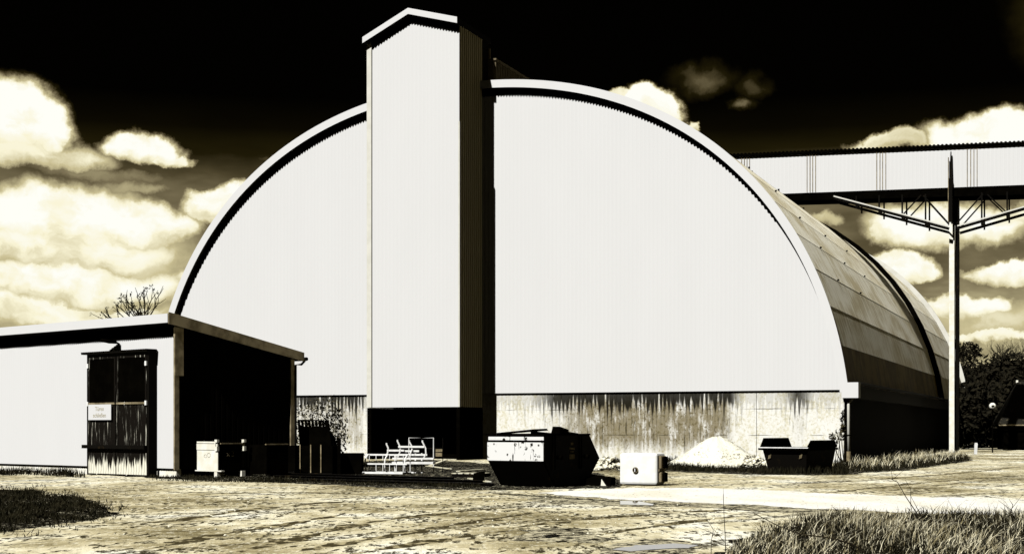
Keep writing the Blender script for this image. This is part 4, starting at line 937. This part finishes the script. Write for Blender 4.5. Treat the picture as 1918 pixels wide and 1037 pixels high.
# ------------------------------------------------------------------ plants
def blades(name, label, cat, pts, n, hmin, hmax, wid, mat, seed, lean_=.5, parent=None, z0=None):
    """grass patch inside pixel-outlined ground polygon"""
    r = np.random.RandomState(seed); poly = np.array([G(*q)[:2] for q in pts]); lo, hi = poly.min(0), poly.max(0)
    def inside(p):
        c_ = np.zeros(len(p), bool); j = len(poly)-1
        for i in range(len(poly)):
            a, d_ = poly[i], poly[j]
            k = ((a[1] > p[:, 1]) != (d_[1] > p[:, 1])) & (p[:, 0] < (d_[0]-a[0])*(p[:, 1]-a[1])/(d_[1]-a[1]+1e-9)+a[0]); c_ ^= k; j = i
        return c_
    P_ = np.zeros((0, 2))
    while len(P_) < n:
        q = r.uniform(lo, hi, (n*3, 2)); q = q[inside(q)]
        cl = np.sin(q[:, 0]*2.1+seed)+np.sin(q[:, 1]*1.7)+np.sin(q[:, 0]*4.7+q[:, 1]*3.9)
        q = q[r.rand(len(q)) < np.clip(.45+.32*cl, .05, 1)]; P_ = np.r_[P_, q]
    P_ = P_[:n]
    h_ = r.uniform(hmin, hmax, n)*(0.6+.5*np.clip(.5+.3*(np.sin(P_[:, 0]*1.3+seed)+np.sin(P_[:, 1]*2.3)), 0, 1)); th = r.uniform(0, 2*np.pi, n); l = r.uniform(.05, lean_, n)*h_
    dx, dy = np.cos(th), np.sin(th); wx, wy = -np.sin(th+.6)*wid, np.cos(th+.6)*wid
    z = np.zeros(n)
    v = np.stack([np.c_[P_[:, 0]-wx, P_[:, 1]-wy, z], np.c_[P_[:, 0]+wx, P_[:, 1]+wy, z],
                  np.c_[P_[:, 0]+dx*l*.4-wx*.7, P_[:, 1]+dy*l*.4-wy*.7, h_*.6], np.c_[P_[:, 0]+dx*l*.4+wx*.7, P_[:, 1]+dy*l*.4+wy*.7, h_*.6],
                  np.c_[P_[:, 0]+dx*l, P_[:, 1]+dy*l, h_]], 1).reshape(-1, 3)
    b_ = np.arange(n)*5
    me = bpy.data.meshes.new(name)
    fs = [(i, i+1, i+3, i+2) for i in b_.tolist()]+[(i+2, i+3, i+4) for i in b_.tolist()]
    me.from_pydata(v.tolist(), [], fs); me.materials.append(mat)
    o = bpy.data.objects.new(name, me); COL.objects.link(o); return tag(o, label, cat, kind='stuff')
blades('dry_grass', 'tall dry straw-coloured grass in the right foreground', 'grass', [(1330, 1060), (1420, 1000), (1480, 985), (1560, 968), (1700, 966), (1850, 970), (1990, 975), (2050, 1060)], 4200, .06, .34, .0048, STRAW, 1, 1.8)
blades('dark_weeds', 'dark low weeds among the dry grass in the right foreground', 'weeds', [(1360, 1050), (1440, 990), (1560, 962), (1700, 962), (1850, 966), (2000, 968), (2050, 1060)], 7500, .04, .24, .009, DGRASS, 2, 1.5)
blades('dry_stems', 'thin dark dead stems standing up out of the dry grass on the right', 'stems', [(1400, 1050), (1500, 990), (1580, 972), (1700, 970), (1850, 972), (1990, 976), (2050, 1060)], 170, .25, .62, .0045, BARK, 21, 1.3)
blades('dark_grass', 'black-looking grass tongue at the left edge of the yard', 'grass', [(-60, 918), (60, 918), (150, 935), (212, 955), (190, 972), (90, 988), (-60, 1004)], 9000, .04, .17, .010, DGRASS, 3, 1.0)
blades('grass', 'sparse dark tufts fringing the black grass tongue on the left', 'grass', [(-60, 912), (80, 910), (180, 928), (250, 955), (215, 985), (90, 1000), (-60, 1020)], 900, .03, .13, .010, DGRASS, 13, 1.4)
blades('grass', 'dark grass at the foot of the white shed front', 'grass', [(-40, 880), (60, 881), (160, 890), (160, 894), (60, 890), (-40, 890)], 1800, .08, .34, .012, DGRASS, 4)
blades('grass', 'dark weeds right of the shed door along the soil strip', 'grass', [(280, 890), (500, 895), (900, 908), (900, 914), (600, 906), (280, 899)], 4500, .03, .14, .012, DGRASS, 5)
blades('grass', 'dark grass along the foot of the gravel heap', 'grass', [(1240, 872), (1430, 880), (1590, 880), (1590, 888), (1430, 888), (1240, 880)], 4200, .08, .34, .016, DGRASS, 6)
blades('grass', 'pale dry tufts beside the shade-black side wall of the hall', 'grass', [(1590, 868), (1690, 856), (1800, 848), (1810, 858), (1700, 876), (1590, 882)], 1500, .15, .55, .012, STRAW, 7, 1.2)
blades('grass', 'dark grass below the pale tufts at the hall corner', 'grass', [(1560, 870), (1700, 862), (1810, 852), (1815, 862), (1700, 880), (1560, 888)], 3000, .06, .34, .02, DGRASS, 8)
blades('grass', 'dark grass along the foot of the stained concrete wall', 'grass', [(1130, 862), (1300, 862), (1580, 862), (1580, 868), (1300, 868), (1130, 868)], 1500, .1, .35, .02, DGRASS, 9)
sheet('soil_under_grass', SOIL, [(1300, 1060), (1400, 1002), (1480, 985), (1560, 968), (1700, 964), (1850, 968), (2000, 970), (2060, 1060)], .006, smooth_n=5)
sheet('soil_under_grass', SOIL, [(-80, 918), (60, 918), (150, 936), (210, 956), (190, 970), (90, 986), (-80, 1002)], .006, smooth_n=5)
sheet('soil_under_grass', SOIL, [(1230, 872), (1430, 878), (1560, 872), (1700, 860), (1812, 852), (1820, 862), (1700, 880), (1570, 889), (1430, 889), (1240, 882)], .006, smooth_n=5)
# bush against the wall
def bush(name, label, cat, base_, pts, seed, nleaf, s_, stems):
    r = random.Random(seed); t_ = thing(name, label, cat, base_)
    m = MB(); lm_ = MB()
    for (x_, z_, rad) in pts:
        path = [(r.uniform(-.3, .3), 0, 0), (x_*.4+r.uniform(-.2, .2), r.uniform(-.1, .1), z_*.5), (x_, 0, z_)]; m.tube(path, .02, 4, .008)
        for k in range(stems):
            a = r.uniform(0, 6.28); e_ = (x_+rad*math.cos(a), r.uniform(-.2, .2), z_+rad*math.sin(a)); m.tube([(x_, 0, z_), e_], .010, 3, .004)
        leafcloud(lm_, r, (x_, 0, z_), rad, nleaf, s_, 1.0)
    m.build('stems', BARK, t_); lm_.build('leaves', LEAFM, t_); return t_
bp = H.w(H.x(605, -.5), -.5)
bush('wall_bush', 'straggly dark bush growing against the concrete wall behind the slotted panel', 'bush', bp, [(-1.2, 2.6, .7), (-.4, 2.9, .6), (.3, 3.0, .7), (.6, 2.3, .7), (-.6, 2.2, .6), (.8, 1.5, .6), (.5, .9, .5), (-1.4, 1.8, .5), (-1.3, 1.0, .4), (0, 1.5, .5)], 3, 75, .10, 9)
bp = H.w(H.x(1570, -.1), -.05)
bush('ivy', 'dark ivy clump clinging to the right corner of the concrete wall', 'ivy', bp, [(.28, 2.2, .22), (.30, 1.85, .2), (.1, 1.5, .28), (-.3, 1.3, .18), (.3, 2.5, .15)], 4, 30, .09, 4)
# foreground stalks
def stalk(label, path_px, base_px, D, rad=.012, twigs=4, seed=0):
    r = random.Random(seed); t0 = G(*base_px); m = MB(); pts = []
    for px, py in path_px: pts.append((((px-CX)/F*D)-t0[0], D-t0[1]+r.uniform(-.08, .08), EYE+(HOR-py)/F*D))
    m.tube(pts, rad, 5, rad*.35)
    for k in range(twigs):
        i = r.randrange(1, len(pts)); p_ = mathutils.Vector(pts[i]).lerp(mathutils.Vector(pts[i-1]), r.random()); m.tube([p_, p_+mathutils.Vector((r.uniform(-.25, .25), r.uniform(-.2, .2), r.uniform(.05, .3)))], rad*.5, 4, rad*.2)
    o = m.build('dry_stalk', BARK); o.location = t0; tag(o, label, 'stalk', 'dry stalks in the foreground'); return o
def SD_(py): return 4505/(py-802.0)
stalk('leaning two-forked dry stalk crossing the pale concrete strip', [(1728, 975), (1720, 962), (1698, 930), (1680, 902), (1664, 894)], (1728, 975), SD_(975), .012, 2, 1)
stalk('thin upright dry stalk beside the leaning forked one', [(1712, 970), (1708, 946), (1704, 915), (1694, 898)], (1712, 972), SD_(972), .008, 1, 2)
stalk('long arching dark branch sweeping over the dry grass', [(1640, 1050), (1600, 1020), (1560, 1007), (1500, 1000), (1460, 985), (1415, 962)], (1645, 1050), SD_(1050), .013, 4, 3)
stalk('bowed dark twig on the left side of the dry grass', [(1545, 1000), (1546, 985), (1556, 968), (1572, 960)], (1545, 1002), SD_(1002), .008, 2, 4)
stalk('tall straight bare stalk at the left end of the dry grass', [(1360, 1045), (1359, 1000), (1357, 960), (1356, 925)], (1360, 1045), SD_(1045), .007, 3, 5)
stalk('short bare stalk left of the tall straight one', [(1333, 1042), (1333, 1015), (1336, 990)], (1333, 1042), SD_(1042), .006, 4, 6)
stalk('upright seed-headed stalk standing in the dry grass', [(1730, 1050), (1727, 1010), (1728, 985), (1724, 965)], (1730, 1050), SD_(1050), .010, 6, 7)
stalk('thin stalk by the right picture edge with flat seed head', [(1898, 985), (1896, 960), (1895, 943)], (1898, 985), SD_(985), .012, 8, 8)
